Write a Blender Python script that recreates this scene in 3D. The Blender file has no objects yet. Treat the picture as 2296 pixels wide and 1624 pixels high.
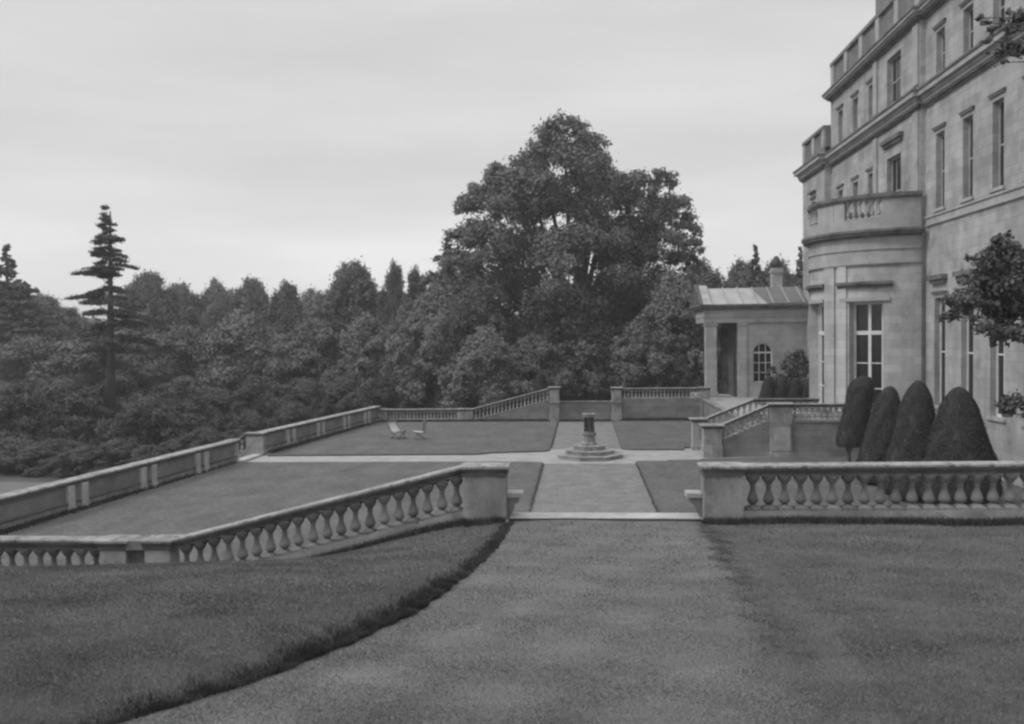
import bpy, math, random
import numpy as np
from mathutils import Matrix, Vector
random.seed(7); RNG = np.random.default_rng(11)
R = math.radians
SC = bpy.context.scene
COL = SC.collection

# ---------------------------------------------------------------- camera
EYE = Vector((0, 0, 5.6)); YAW = R(4.3654); PITCH = R(1.7223); ROLL = R(-0.7)
cam = bpy.data.objects.new('camera', bpy.data.cameras.new('camera')); COL.objects.link(cam)
CM = Matrix.Rotation(YAW, 3, 'Z') @ Matrix.Rotation(math.pi/2 - PITCH, 3, 'X') @ Matrix.Rotation(ROLL, 3, 'Z')
cam.matrix_world = Matrix.Translation(EYE) @ CM.to_4x4()
cam.data.sensor_width = 36; cam.data.lens = 36 * 2000 / 2296
cam.data.clip_start = 0.1; cam.data.clip_end = 3000
SC.camera = cam

def at(u, v, Y):
    """real point at distance Y north of the viewpoint, seen at survey pixel (u, v)"""
    d = CM @ Vector(((u - 1148)/2000, -(v - 812)/2000, -1)); t = Y / d.y
    return EYE + d * t

# ---------------------------------------------------------------- light
SUN_EL, SUN_AZ = 46, 196          # azimuth the light travels from (deg, 0 = +X, ccw)
w = bpy.data.worlds.new('World'); SC.world = w; w.use_nodes = True
nt = w.node_tree; N = nt.nodes; L = nt.links; N.clear()
out = N.new('ShaderNodeOutputWorld'); bg = N.new('ShaderNodeBackground'); L.new(bg.outputs[0], out.inputs[0])
sky = N.new('ShaderNodeTexSky'); sky.sky_type = 'NISHITA'; sky.sun_disc = False
sky.sun_elevation = R(SUN_EL); sky.sun_rotation = R(90 - SUN_AZ); sky.dust_density = 4; sky.air_density = 1.5
bw = N.new('ShaderNodeRGBToBW'); L.new(sky.outputs[0], bw.inputs[0])
tc = N.new('ShaderNodeTexCoord'); sep = N.new('ShaderNodeSeparateXYZ'); L.new(tc.outputs['Generated'], sep.inputs[0])
ramp = N.new('ShaderNodeValToRGB'); L.new(sep.outputs[2], ramp.inputs[0])
e = ramp.color_ramp.elements
e[0].position = 0.0; e[0].color = (10.9,)*3 + (1,); e[1].position = 1.0; e[1].color = (18,)*3 + (1,)      # overcast: brightest overhead
for q_, v_ in ((.10, 9.6), (.20, 7.9), (.38, 7.4), (.6, 11.5)):
    x = ramp.color_ramp.elements.new(q_); x.color = (v_,)*3 + (1,)
mp = N.new('ShaderNodeMapping'); mp.inputs['Scale'].default_value = (1.2, 1.2, 7); L.new(tc.outputs['Generated'], mp.inputs[0])
mp.inputs['Rotation'].default_value = (0.05, -0.12, 0)
nz = N.new('ShaderNodeTexNoise'); nz.inputs['Scale'].default_value = 1.6; nz.inputs['Detail'].default_value = 5; nz.inputs['Roughness'].default_value = .5
L.new(mp.outputs[0], nz.inputs[0])
mr = N.new('ShaderNodeMapRange'); mr.inputs[1].default_value = .3; mr.inputs[2].default_value = .7; mr.inputs[3].default_value = .88; mr.inputs[4].default_value = 1.12
L.new(nz.outputs[0], mr.inputs[0])
mu = N.new('ShaderNodeMath'); mu.operation = 'MULTIPLY'; L.new(ramp.outputs[0], mu.inputs[0]); L.new(mr.outputs[0], mu.inputs[1])
mx = N.new('ShaderNodeMix'); mx.data_type = 'FLOAT'; mx.inputs[0].default_value = .86
L.new(bw.outputs[0], mx.inputs[2]); L.new(mu.outputs[0], mx.inputs[3])
L.new(mx.outputs[0], bg.inputs[0]); bg.inputs[1].default_value = 0.098
sl = bpy.data.lights.new('sun', 'SUN'); sl.energy = 1.5; sl.angle = R(11); sl.color = (1, 1, 1)
so = bpy.data.objects.new('sun', sl); COL.objects.link(so); so.location = (-20, -10, 40)
dv = Vector((math.cos(R(SUN_AZ))*math.cos(R(SUN_EL)), math.sin(R(SUN_AZ))*math.cos(R(SUN_EL)), math.sin(R(SUN_EL))))
so.rotation_euler = dv.to_track_quat('Z', 'Y').to_euler()
SC.view_settings.view_transform = 'Standard'; SC.view_settings.look = 'None'
SC.view_settings.exposure = 0.0; SC.view_settings.gamma = 1.0; SC.view_settings.use_curve_mapping = False
SC.render.engine = 'CYCLES'; SC.cycles.filter_width = 2.5; SC.cycles.max_bounces = 6

# ---------------------------------------------------------------- materials (neutral greys: the place as a black and white plate saw it)
def mat(name, lo, hi, scale=3.0, stretch=(1, 1, 1), rough=.85, bump=0.0, bscale=30, brick=None, axes='XY', fine=0.0, spec=.25, spots=None, blend=None):
    m = bpy.data.materials.new(name); m.use_nodes = True; t = m.node_tree; n = t.nodes; l = t.links; n.clear()
    o = n.new('ShaderNodeOutputMaterial'); p = n.new('ShaderNodeBsdfPrincipled'); l.new(p.outputs[0], o.inputs[0])
    p.inputs['Roughness'].default_value = rough; p.inputs['Specular IOR Level'].default_value = spec
    c = n.new('ShaderNodeTexCoord'); mp = n.new('ShaderNodeMapping'); l.new(c.outputs['Object'], mp.inputs[0]); mp.inputs['Scale'].default_value = stretch
    a = n.new('ShaderNodeTexNoise'); a.inputs['Scale'].default_value = scale; a.inputs['Detail'].default_value = 7; a.inputs['Roughness'].default_value = .62
    l.new(mp.outputs[0], a.inputs[0])
    r = n.new('ShaderNodeMapRange'); l.new(a.outputs[0], r.inputs[0]); r.inputs[1].default_value = .32; r.inputs[2].default_value = .68
    r.inputs[3].default_value = lo; r.inputs[4].default_value = hi
    val = r.outputs[0]
    if blend:
        r2 = n.new('ShaderNodeMapRange'); l.new(a.outputs[0], r2.inputs[0]); r2.inputs[1].default_value = .32; r2.inputs[2].default_value = .68
        r2.inputs[3].default_value = blend[0]; r2.inputs[4].default_value = blend[1]
        at_ = n.new('ShaderNodeAttribute'); at_.attribute_name = 'worn'
        n2 = n.new('ShaderNodeTexNoise'); n2.inputs['Scale'].default_value = 5; n2.inputs['Detail'].default_value = 6; n2.inputs['Roughness'].default_value = .7; l.new(c.outputs['Object'], n2.inputs[0])
        ad = n.new('ShaderNodeMath'); ad.operation = 'MULTIPLY_ADD'; l.new(n2.outputs[0], ad.inputs[0]); ad.inputs[1].default_value = 1.6; l.new(at_.outputs['Fac'], ad.inputs[2])
        m3 = n.new('ShaderNodeMapRange'); l.new(ad.outputs[0], m3.inputs[0]); m3.inputs[1].default_value = .95; m3.inputs[2].default_value = 1.65
        mm = n.new('ShaderNodeMix'); mm.data_type = 'FLOAT'; l.new(m3.outputs[0], mm.inputs[0]); l.new(val, mm.inputs[2]); l.new(r2.outputs[0], mm.inputs[3]); val = mm.outputs[0]
    def mul(v, node_out):
        q = n.new('ShaderNodeMath'); q.operation = 'MULTIPLY'; l.new(v, q.inputs[0]); l.new(node_out, q.inputs[1]); return q.outputs[0]
    def rng(src, a0, a1, b0, b1):
        q = n.new('ShaderNodeMapRange'); l.new(src, q.inputs[0]); q.inputs[1].default_value = a0; q.inputs[2].default_value = a1; q.inputs[3].default_value = b0; q.inputs[4].default_value = b1; return q.outputs[0]
    if fine:
        b = n.new('ShaderNodeTexNoise'); b.inputs['Scale'].default_value = bscale; b.inputs['Detail'].default_value = 4; l.new(c.outputs['Object'], b.inputs[0])
        val = mul(val, rng(b.outputs[0], .3, .7, 1 - fine, 1 + fine))
    if spots:
        s = n.new('ShaderNodeTexNoise'); s.inputs['Scale'].default_value = spots[0]; s.inputs['Detail'].default_value = 3; l.new(c.outputs['Object'], s.inputs[0])
        val = mul(val, rng(s.outputs[0], spots[1], spots[1] + .12, 1, spots[2]))
    if brick:
        s = n.new('ShaderNodeSeparateXYZ'); l.new(c.outputs['Object'], s.inputs[0]); k = n.new('ShaderNodeCombineXYZ')
        l.new(s.outputs['XYZ'.index(axes[0])], k.inputs[0]); l.new(s.outputs['XYZ'.index(axes[1])], k.inputs[1])
        bt = n.new('ShaderNodeTexBrick'); l.new(k.outputs[0], bt.inputs[0]); bt.inputs['Scale'].default_value = 1
        bt.inputs['Brick Width'].default_value = brick[0]; bt.inputs['Row Height'].default_value = brick[1]; bt.inputs['Mortar Size'].default_value = .012
        bt.inputs['Mortar Smooth'].default_value = .4
        bt.inputs['Color1'].default_value = (1.10,)*3 + (1,); bt.inputs['Color2'].default_value = (.88,)*3 + (1,); bt.inputs['Mortar'].default_value = (.74,)*3 + (1,)
        val = mul(val, bt.outputs[0])
    l.new(val, p.inputs['Base Color'])
    if bump:
        b = n.new('ShaderNodeTexNoise'); b.inputs['Scale'].default_value = bscale; b.inputs['Detail'].default_value = 6; l.new(c.outputs['Object'], b.inputs[0])
        u = n.new('ShaderNodeBump'); u.inputs['Strength'].default_value = bump; u.inputs['Distance'].default_value = .03; l.new(b.outputs[0], u.inputs['Height']); l.new(u.outputs[0], p.inputs['Normal'])
    return m
M = {}
M['lawn'] = mat('mown_lawn', .085, .14, 1.1, (1, 1.4, 1), .95, .8, 60, fine=.28, spec=.1, blend=(.125, .185))
M['lawn_low'] = mat('lower_lawn', .09, .135, .8, (1, .6, 1), .95, .5, 9, fine=.26, spec=.1, spots=(2.2, .56, .9))
M['pathgrass'] = M['lawn']
M['gravel'] = mat('gravel', .26, .36, 1.4, (1, 1, 1), .95, .6, 14, fine=.16, spec=.1)
M['gravel_worn'] = mat('gravel_mossy', .15, .22, 1.3, (1, 1, 1), .95, .6, 11, fine=.24, spec=.1, spots=(1.6, .55, .86))
M['edge'] = mat('turf_edge', .06, .10, 5, rough=1)
M['soil'] = mat('ground_cover', .05, .09, .3, rough=1, bump=.4, bscale=8)
M['meadow'] = mat('meadow', .12, .15, .3, rough=1, fine=.2)
M['blade'] = mat('grass_blade', .095, .225, 1.3, rough=.8, fine=.25, spec=.15)
M['blade_path'] = mat('worn_grass_blade', .10, .24, 1.6, rough=.8, fine=.3, spec=.15)
M['blade_tuft'] = mat('coarse_grass_tuft', .06, .13, 3, rough=.8, spec=.15)
M['blade_long'] = mat('long_grass_blade', .03, .075, 3, rough=.8, spec=.15)  # shadow of the bank fringe put into the grass colour
M['stone'] = mat('weathered_stone', .17, .38, 1.6, (1, 1, .6), .9, .5, 40, fine=.16, spots=(3.5, .55, .7))
M['mould'] = mat('grimy_shaded_moulding', .055, .13, 2.0, (1, 1, 1), .9, .3, 30, fine=.2)  # grime, plus shade under copings and inside the portico put into the colour
M['coping'] = mat('lichened_coping', .17, .36, 2.4, (1, 1, 1), .9, .6, 30, fine=.22, spots=(5, .54, .55), brick=(1.15, 9), axes='XZ')
M['coping_y'] = mat('lichened_coping_side', .19, .40, 2.4, (1, 1, 1), .9, .6, 30, fine=.22, spots=(5, .54, .55), brick=(1.3, 9), axes='YZ')
M['baluster'] = mat('shaded_baluster_stone', .12, .24, 4.0, (1, 1, 1), .9, .4, 60, fine=.2)  # near balusters darkened for coping shade; same stone as the far ones
M['slab'] = mat('pale_stone_slab', .27, .44, 2, rough=.9, fine=.12)
M['wallstone_x'] = mat('terrace_wall_stone', .15, .25, 1.1, (1, 1, 1.5), .9, .5, 30, brick=(.75, .3), axes='XZ', fine=.15)
M['wallstone_y'] = mat('terrace_wall_stone_side', .15, .25, 1.1, (1, 1, 1.5), .9, .5, 30, brick=(.75, .3), axes='YZ', fine=.15)
M['house_y'] = mat('house_ashlar', .26, .44, .8, (1, 1, .45), .9, .25, 25, brick=(1.0, .37), axes='YZ', fine=.10, spots=(1.1, .54, .80))
M['house_x'] = mat('house_ashlar_lightened', .30, .50, .8, (1, 1, .45), .9, .25, 25, brick=(1.0, .37), axes='XZ', fine=.10, spots=(1.1, .54, .80))  # same ashlar, coloured lighter to make up for less light on these faces
M['pavil'] = mat('pavilion_ashlar', .28, .42, .8, (1, 1, .6), .9, .25, 25, brick=(.9, .37), axes='XZ', fine=.07)
M['trim'] = mat('house_trim', .27, .42, 1.4, (1, 1, 1), .9, .3, 30, fine=.1)
M['cornice'] = mat('shaded_cornice', .07, .20, 2.2, (1, .5, 1), .9, .3, 30, fine=.2)  # shadow lines of the mouldings painted into this darker stone
M['darkstone'] = mat('dark_stone', .12, .22, 1.3, (1, 1, 1), .9, .3, 30, fine=.15)  # darker grey stone for panels, plinths, brackets and parapets
M['lead'] = mat('lead_roof', .26, .40, 1.0, (1.5, .4, 1), .5, .1, 20)
M['slate'] = mat('slate_roof', .10, .15, 2, rough=.6)
M['paint'] = mat('white_window_paint', .55, .7, 3, rough=.5)
M['wood'] = mat('weathered_teak', .10, .16, 6, (1, 1, 1), .7)
M['canvas'] = mat('pale_canvas', .42, .5, 5, rough=.9)
M['bronze'] = mat('dark_bronze', .035, .06, 6, rough=.5)
M['bark'] = mat('bark', .06, .12, 4, (1, 1, .3), .9, .8, 20)
M['leaf'] = mat('leaves', .085, .15, .35, rough=.6, fine=.3, bscale=2.5, spec=.3)
M['leaf_dark'] = mat('dark_leaves', .065, .11, .35, rough=.6, fine=.3, bscale=2.5, spec=.3)
M['leaf_light'] = mat('pale_leaves', .12, .19, .35, rough=.6, fine=.3, bscale=2.5, spec=.3)
M['needle'] = mat('needles', .055, .10, .8, rough=.7, fine=.25, bscale=4)
M['yew'] = mat('clipped_yew', .045, .075, 2.5, rough=.8, fine=.3, bscale=18)
def per_piece(m, a, b):
    t = m.node_tree; p = [n for n in t.nodes if n.type == 'BSDF_PRINCIPLED'][0]; src = p.inputs['Base Color'].links[0].from_socket
    oi = t.nodes.new('ShaderNodeObjectInfo'); mr_ = t.nodes.new('ShaderNodeMapRange'); t.links.new(oi.outputs['Random'], mr_.inputs[0]); mr_.inputs[3].default_value = a; mr_.inputs[4].default_value = b
    q = t.nodes.new('ShaderNodeMath'); q.operation = 'MULTIPLY'; t.links.new(src, q.inputs[0]); t.links.new(mr_.outputs[0], q.inputs[1]); t.links.new(q.outputs[0], p.inputs['Base Color'])
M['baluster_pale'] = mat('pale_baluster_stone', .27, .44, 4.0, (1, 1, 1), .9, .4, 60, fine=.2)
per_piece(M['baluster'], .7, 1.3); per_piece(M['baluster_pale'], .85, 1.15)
def glass():
    m = bpy.data.materials.new('window_glass'); m.use_nodes = True; p = m.node_tree.nodes['Principled BSDF']
    p.inputs['Base Color'].default_value = (.02, .02, .02, 1); p.inputs['Roughness'].default_value = .12; p.inputs['Specular IOR Level'].default_value = .5
    return m
M['glass'] = glass()

# ---------------------------------------------------------------- helpers
def tag(o, label=None, cat=None, group=None, kind=None):
    if label: o['label'] = label
    if cat: o['category'] = cat
    if group: o['group'] = group
    if kind: o['kind'] = kind
    return o
def thing(name, loc, label, cat, group=None):
    o = bpy.data.objects.new(name, None); COL.objects.link(o); o.location = loc; o.empty_display_size = .3
    return tag(o, label, cat, group)
def origin(o):
    v = Vector((0, 0, 0))
    while o: v = v + Vector(o.location); o = o.parent
    return v
class MB:
    def __init__(s): s.v = []; s.f = []
    def add(s, vs, fs):
        k = len(s.v); s.v += [tuple(p) for p in vs]; s.f += [tuple(i + k for i in f) for f in fs]; return s
    def box(s, x0, x1, y0, y1, z0, z1):
        return s.add([(x0,y0,z0),(x1,y0,z0),(x1,y1,z0),(x0,y1,z0),(x0,y0,z1),(x1,y0,z1),(x1,y1,z1),(x0,y1,z1)],
                     [(0,3,2,1),(4,5,6,7),(0,1,5,4),(1,2,6,5),(2,3,7,6),(3,0,4,7)])
    def beam(s, A, B, wd, h0, h1, zA=0, zB=0):
        """bar from A to B (xy), width wd, bottom/top h0/h1 added to zA/zB"""
        ax, ay = A[:2]; bx, by = B[:2]; l = math.hypot(bx-ax, by-ay); nx, ny = -(by-ay)/l*wd/2, (bx-ax)/l*wd/2
        vs = [(ax-nx,ay-ny,zA+h0),(bx-nx,by-ny,zB+h0),(bx+nx,by+ny,zB+h0),(ax+nx,ay+ny,zA+h0),
              (ax-nx,ay-ny,zA+h1),(bx-nx,by-ny,zB+h1),(bx+nx,by+ny,zB+h1),(ax+nx,ay+ny,zA+h1)]
        return s.add(vs, [(0,3,2,1),(4,5,6,7),(0,1,5,4),(1,2,6,5),(2,3,7,6),(3,0,4,7)])
    def bar(s, A, B, r, n=6, r2=None):
        A = Vector(A); B = Vector(B); d = (B-A).normalized(); r2 = r if r2 is None else r2
        u = d.orthogonal().normalized(); q = d.cross(u); vs = []
        for P, rr in ((A, r), (B, r2)):
            for i in range(n):
                a = 2*math.pi*i/n; vs.append(P + (u*math.cos(a) + q*math.sin(a))*rr)
        fs = [(i, (i+1)%n, n+(i+1)%n, n+i) for i in range(n)] + [tuple(range(n-1, -1, -1)), tuple(range(n, 2*n))]
        return s.add(vs, fs)
    def lathe(s, prof, c=(0,0,0), n=12, rot=0):
        vs = []; m = len(prof)
        for r, z in prof:
            for i in range(n):
                a = rot + 2*math.pi*i/n; vs.append((c[0]+r*math.cos(a), c[1]+r*math.sin(a), c[2]+z))
        fs = [(j*n+i, j*n+(i+1)%n, (j+1)*n+(i+1)%n, (j+1)*n+i) for j in range(m-1) for i in range(n)]
        fs += [tuple(range(n-1, -1, -1)), tuple(range((m-1)*n, m*n))]
        return s.add(vs, fs)
    def prism(s, poly, z0, z1):
        n = len(poly); vs = [(x, y, z0) for x, y in poly] + [(x, y, z1) for x, y in poly]
        return s.add(vs, [tuple(range(n-1, -1, -1)), tuple(range(n, 2*n))] + [(i, (i+1)%n, n+(i+1)%n, n+i) for i in range(n)])
    def mesh(s, name, m, off=Vector((0,0,0)), smooth=False):
        me = bpy.data.meshes.new(name); me.from_pydata([(a-off.x, b-off.y, c-off.z) for a, b, c in s.v], [], s.f); me.materials.append(m)
        if smooth:
            me.polygons.foreach_set('use_smooth', [True]*len(me.polygons))
        me.update(); return me
    def build(s, name, m, parent=None, smooth=False, bevel=0):
        o = bpy.data.objects.new(name, s.mesh(name, m, origin(parent) if parent else Vector((0,0,0)), smooth)); COL.objects.link(o)
        if parent: o.parent = parent
        if bevel:
            b = o.modifiers.new('bevel', 'BEVEL'); b.width = bevel; b.segments = 2; b.limit_method = 'ANGLE'
        return o
def link(name, me, parent, loc):
    o = bpy.data.objects.new(name, me); COL.objects.link(o); o.parent = parent
    o.location = Vector(loc) - (origin(parent) if parent else Vector((0,0,0))); return o
def struct(o): o['kind'] = 'structure'; return o

# baluster meshes, one for each height and girth
BAL = {}
def bal_mesh(h, g=1.0, bm='baluster'):
    k = (round(h, 3), round(g, 2), bm)
    if k not in BAL:
        b = MB(); r = .118*g; s = h/.6
        b.box(-r, r, -r, r, 0, .045*s); b.box(-r, r, -r, r, h-.03*s, h)
        P = [(.98,.045),(.84,.07),(.46,.088),(.38,.098),(.48,.11),(.68,.13),(.79,.16),(.78,.195),(.66,.24),(.50,.285),(.38,.33),(.33,.37),(.33,.385),(.44,.388),(.44,.402),(.34,.405),(.40,.43),(.62,.47),(.84,.505),(.95,.53),(.98,.57)]
        b.lathe([(a*r, z*s) for a, z in P], n=14)
        BAL[k] = b.mesh('baluster', M[bm], smooth=False)
    return BAL[k]
def rail(root, A, B, zA, zB, n, hb, wd=.36, ct=.17, base=.12, e0=.0, e1=.0, g=1.0, plinth_to=None, names=('coping', 'plinth'), cm='coping', pm='stone'):
    """coping top runs zA..zB, n balusters hb high, plinth under them; e0/e1 trim balusters from the ends"""
    A = Vector((A[0], A[1])); B = Vector((B[0], B[1]))
    c = MB(); c.beam(A, B, wd, -.05, 0, zA, zB); co = c.build(names[0], M[cm], root, bevel=.012)
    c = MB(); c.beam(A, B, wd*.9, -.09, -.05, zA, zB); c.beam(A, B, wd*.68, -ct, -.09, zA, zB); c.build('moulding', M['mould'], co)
    p = MB(); zb = -ct - hb; p.beam(A, B, wd*.7, zb-base, zb, zA, zB)
    if plinth_to is not None:
        a2 = [(A.x, A.y), (B.x, B.y)]; l = (B-A).length; nx, ny = -(B.y-A.y)/l*wd*.32, (B.x-A.x)/l*wd*.32
        vs = [(A.x-nx,A.y-ny,plinth_to),(B.x-nx,B.y-ny,plinth_to),(B.x+nx,B.y+ny,plinth_to),(A.x+nx,A.y+ny,plinth_to),
              (A.x-nx,A.y-ny,zA+zb-base),(B.x-nx,B.y-ny,zB+zb-base),(B.x+nx,B.y+ny,zB+zb-base),(A.x+nx,A.y+ny,zA+zb-base)]
        p.add(vs, [(0,3,2,1),(4,5,6,7),(0,1,5,4),(1,2,6,5),(2,3,7,6),(3,0,4,7)])
    p.build(names[1], M[pm], root)
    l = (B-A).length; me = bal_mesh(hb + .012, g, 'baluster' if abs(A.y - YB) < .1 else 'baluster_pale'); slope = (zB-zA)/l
    for i in range(n):
        t = (e0 + (l-e0-e1)*(i+.5)/n)/l; q = A.lerp(B, t)
        bo = link('baluster', me, root, (q.x + random.uniform(-.006, .006), q.y + random.uniform(-.006, .006), zA + (zB-zA)*t + zb - .006)); bo.rotation_euler = (0, 0, math.atan2(B.y-A.y, B.x-A.x) + random.uniform(-.06, .06))
def pier(root, x0, x1, y0, y1, z0, z1, cap=.17, over=.06, foot=.14, name='pier', m='stone', capm='coping'):
    b = MB(); b.box(x0, x1, y0, y1, z0, z1-cap)
    if foot: b.box(x0-.035, x1+.035, y0-.035, y1+.035, z0, z0+foot)
    o = b.build(name, M[m], root, bevel=.012)
    c = MB(); o2 = over
    c.box(x0-o2, x1+o2, y0-o2, y1+o2, z1-.05, z1+.004); co = c.build('pier_cap', M[capm], o, bevel=.012)
    c = MB(); c.box(x0-o2*.6, x1+o2*.6, y0-o2*.6, y1+o2*.6, z1-.09, z1-.05); c.box(x0-.02, x1+.02, y0-.02, y1+.02, z1-cap, z1-.09); c.build('cap_moulding', M['mould'], o)
    return o

# ---------------------------------------------------------------- ground of the upper terrace (where the viewer stands)
EDGE = [(16, -1.2), (14, -1.19), (11.2, -1.16), (9.5, -1.28), (7.8, -1.45), (6.6, -1.72), (5.7, -1.95), (5.1, -2.2), (4.7, -2.45), (4.0, -3.0), (3.0, -4.0), (1.5, -6.0), (-8, -20)]
EY = [a for a, b in EDGE][::-1]; EX = [b for a, b in EDGE][::-1]
REDGE = [(16, 1.98), (15, 1.96), (10, 1.62), (7.6, 1.45), (6.1, 1.3), (4.9, 1.15), (3, .7), (1, 0), (-8, -3)]
RY = [a for a, b in REDGE][::-1]; RX = [b for a, b in REDGE][::-1]
def zpath(Y): return 4.0 - .1045*np.clip(Y, -1, 15.3)
def zground(X, Y):
    X = np.asarray(X, float); Y = np.asarray(Y, float)
    z = zpath(Y) + 0*X
    xe = np.interp(Y, EY, EX)
    d = np.clip((xe - X)/.22, 0, 1); d = d*d*(3-2*d)
    rise = np.interp(Y, [3, 4.5, 6, 10, 15], [.05, .10, .12, .09, .03])
    z = z + d*rise
    zb = np.interp(X, [-7.3, -2.0], [1.02, 2.42])
    t = np.clip((Y - 8.5)/(15.0 - 8.5), 0, 1)**1.9
    near = z
    z = np.where(X < -1.95, near*(1-t) + np.minimum(zb, near)*t, z)
    k = np.clip((X + 1.95)/.75, 0, 1)
    z2 = near*(1-t) + 2.40*t
    z = np.where((X >= -1.95) & (X < -1.2), z2*(1-k) + near*k, z)
    z = z + .012*np.sin(X*1.7+Y*.9) + .008*np.sin(X*3.1-Y*2.3)
    return z
def grid(name, xs, ys, fz, m):
    X, Y = np.meshgrid(xs, ys); Z = fz(X, Y); nx, ny = len(xs), len(ys)
    v = np.stack([X.ravel(), Y.ravel(), Z.ravel()], 1)
    i, j = np.meshgrid(np.arange(nx-1), np.arange(ny-1)); a = (j*nx+i).ravel()
    f = np.stack([a, a+1, a+nx+1, a+nx], 1)
    return npmesh(name, v, f, m, True)
def npmesh(name, v, f, m, smooth=False, parent=None, loc=None):
    me = bpy.data.meshes.new(name); n = len(f); k = f.shape[1]
    me.vertices.add(len(v)); me.vertices.foreach_set('co', v.astype(np.float32).ravel())
    me.loops.add(n*k); me.loops.foreach_set('vertex_index', f.astype(np.int32).ravel())
    me.polygons.add(n); me.polygons.foreach_set('loop_start', np.arange(0, n*k, k, dtype=np.int32)); me.polygons.foreach_set('loop_total', np.full(n, k, np.int32))
    if smooth: me.polygons.foreach_set('use_smooth', np.ones(n, bool))
    me.update(calc_edges=True); me.materials.append(m)
    o = bpy.data.objects.new(name, me); COL.objects.link(o)
    if parent: o.parent = parent
    if loc is not None: o.location = loc
    return o
xs = np.concatenate([np.arange(-30, -12, .5), np.arange(-12, 9, .07), np.arange(9, 15.3, .5)]); ys = np.concatenate([np.arange(-12, 2.5, .5), np.arange(2.5, 15.5, .07), [15.5]])
UL = struct(grid('upper_lawn', xs, ys, zground, M['lawn']))
def worn(o):
    n = len(o.data.vertices); c = np.empty(n*3, np.float32); o.data.vertices.foreach_get('co', c); c = c.reshape(-1, 3)
    a = np.interp(c[:, 1], EY, EX); b = np.interp(c[:, 1], RY, RX)
    v = np.clip((c[:, 0]-a)/.08, 0, 1)*np.clip((b + .2 - c[:, 0])/.4, 0, 1)
    t = o.data.attributes.new('worn', 'FLOAT', 'POINT'); t.data.foreach_set('value', v.astype(np.float32)); return o
def pathsheet():
    ys2 = np.arange(-8, 15.42, .08); rows = []
    K = 40
    for y in ys2:
        a = np.interp(y, EY, EX) + .02; b = np.interp(y, RY, RX) + .55
        rows.append([(a + (b-a)*k/K, y) for k in range(K+1)])
    P = np.array(rows); X = P[:, :, 0]; Y = P[:, :, 1]; Z = zground(X, Y) + .006
    v = np.stack([X.ravel(), Y.ravel(), Z.ravel()], 1); nx = K+1
    i, j = np.meshgrid(np.arange(K), np.arange(len(ys2)-1)); a = (j*nx+i).ravel()
    return npmesh('grass_path', v, np.stack([a, a+1, a+nx+1, a+nx], 1), M['pathgrass'], True)
struct(worn(pathsheet())); worn(UL)
# retaining bank under the upper terrace edge
b = MB(); b.box(-30, -7.3, 15.5, 15.75, -1.6, .95); b.box(-7.3, -1.2, 15.5, 15.75, -.2, 1.05); b.box(2.0, 15.3, 15.5, 15.75, -.2, 2.38)
tag(b.build('retaining_wall', M['wallstone_x']), 'stone retaining wall carrying the nearest balustrade above the sunken lawn', 'wall')

# ---------------------------------------------------------------- lower garden
b = MB(); b.add([(-1500,-600,-1.6),(1500,-600,-1.6),(1500,2500,-1.6),(-1500,2500,-1.6)], [(0,1,2,3)]); struct(b.build('ground', M['soil']))
b = MB(); b.add([(-120,16,-1.59),(-18.2,16,-1.59),(-17.4,43,-1.59),(-120,46,-1.59)], [(0,1,2,3)]); struct(b.build('meadow', M['meadow']))
GX = [(-17.9,15.75),(15.3,15.75),(15.3,58),(-13.3,58),(-15.6,41.5),(-15.6,38.8)]
b = MB(); b.prism(GX, -1.6, 0.0); struct(b.build('gravel_court', M['gravel']))
def lawn(name, poly, label=None, h=.07):
    b = MB(); b.prism(poly, .0, h); o = struct(b.build(name, M['lawn_low']))
    o.data.materials.append(M['edge'])
    for p in o.data.polygons:
        if abs(p.normal.z) < .5: p.material_index = 1
def arc(cx, cy, r, a0, a1, n=8): return [(cx + r*math.cos(R(a0+(a1-a0)*i/n)), cy + r*math.sin(R(a0+(a1-a0)*i/n))) for i in range(n+1)]
lawn('near_left_lawn', [(-17.7,15.8),(-1.62,15.8),(-1.62,38.3)] + arc(-1.92,38.4,.3,0,90) + [(-3.4,38.85),(-15.45,38.75)])
lawn('near_right_lawn', [(2.34,15.8),(15.3,15.8),(15.3,40.1),(9.0,40.1),(5.25,39.6),(5.2,39.35)] + [(3.8,39.25),(3.7,38.95)] + arc(2.64,38.65,.3,90,180))
lawn('far_left_lawn', [(-14.8,41.1),(-4.8,41.45),(-4.3,41.95)] + arc(-2.1,43.0,.6,-90,0) + [(-1.42,56.9),(-13.25,57.3)])
lawn('far_right_lawn', [(8.1,57.3),(1.95,56.9)] + arc(2.55,43.6,.6,180,270) + [(4.9,42.95),(5.0,43.7),(8.1,43.7)])
b = MB(); b.add([(-1.6,16,.004),(2.32,16,.004),(2.32,38.6,.004),(-1.6,38.6,.004)], [(0,1,2,3)]); b.add([(-1.4,43.5,.004),(1.92,43.5,.004),(1.92,57.4,.004),(-1.4,57.4,.004)], [(0,1,2,3)])
struct(b.build('garden_path', M['gravel_worn']))
b = MB(); b.box(7.95, 15.3, 41.0, 66, -.2, 1.3); struct(b.build('house_terrace', M['gravel']))

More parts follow.
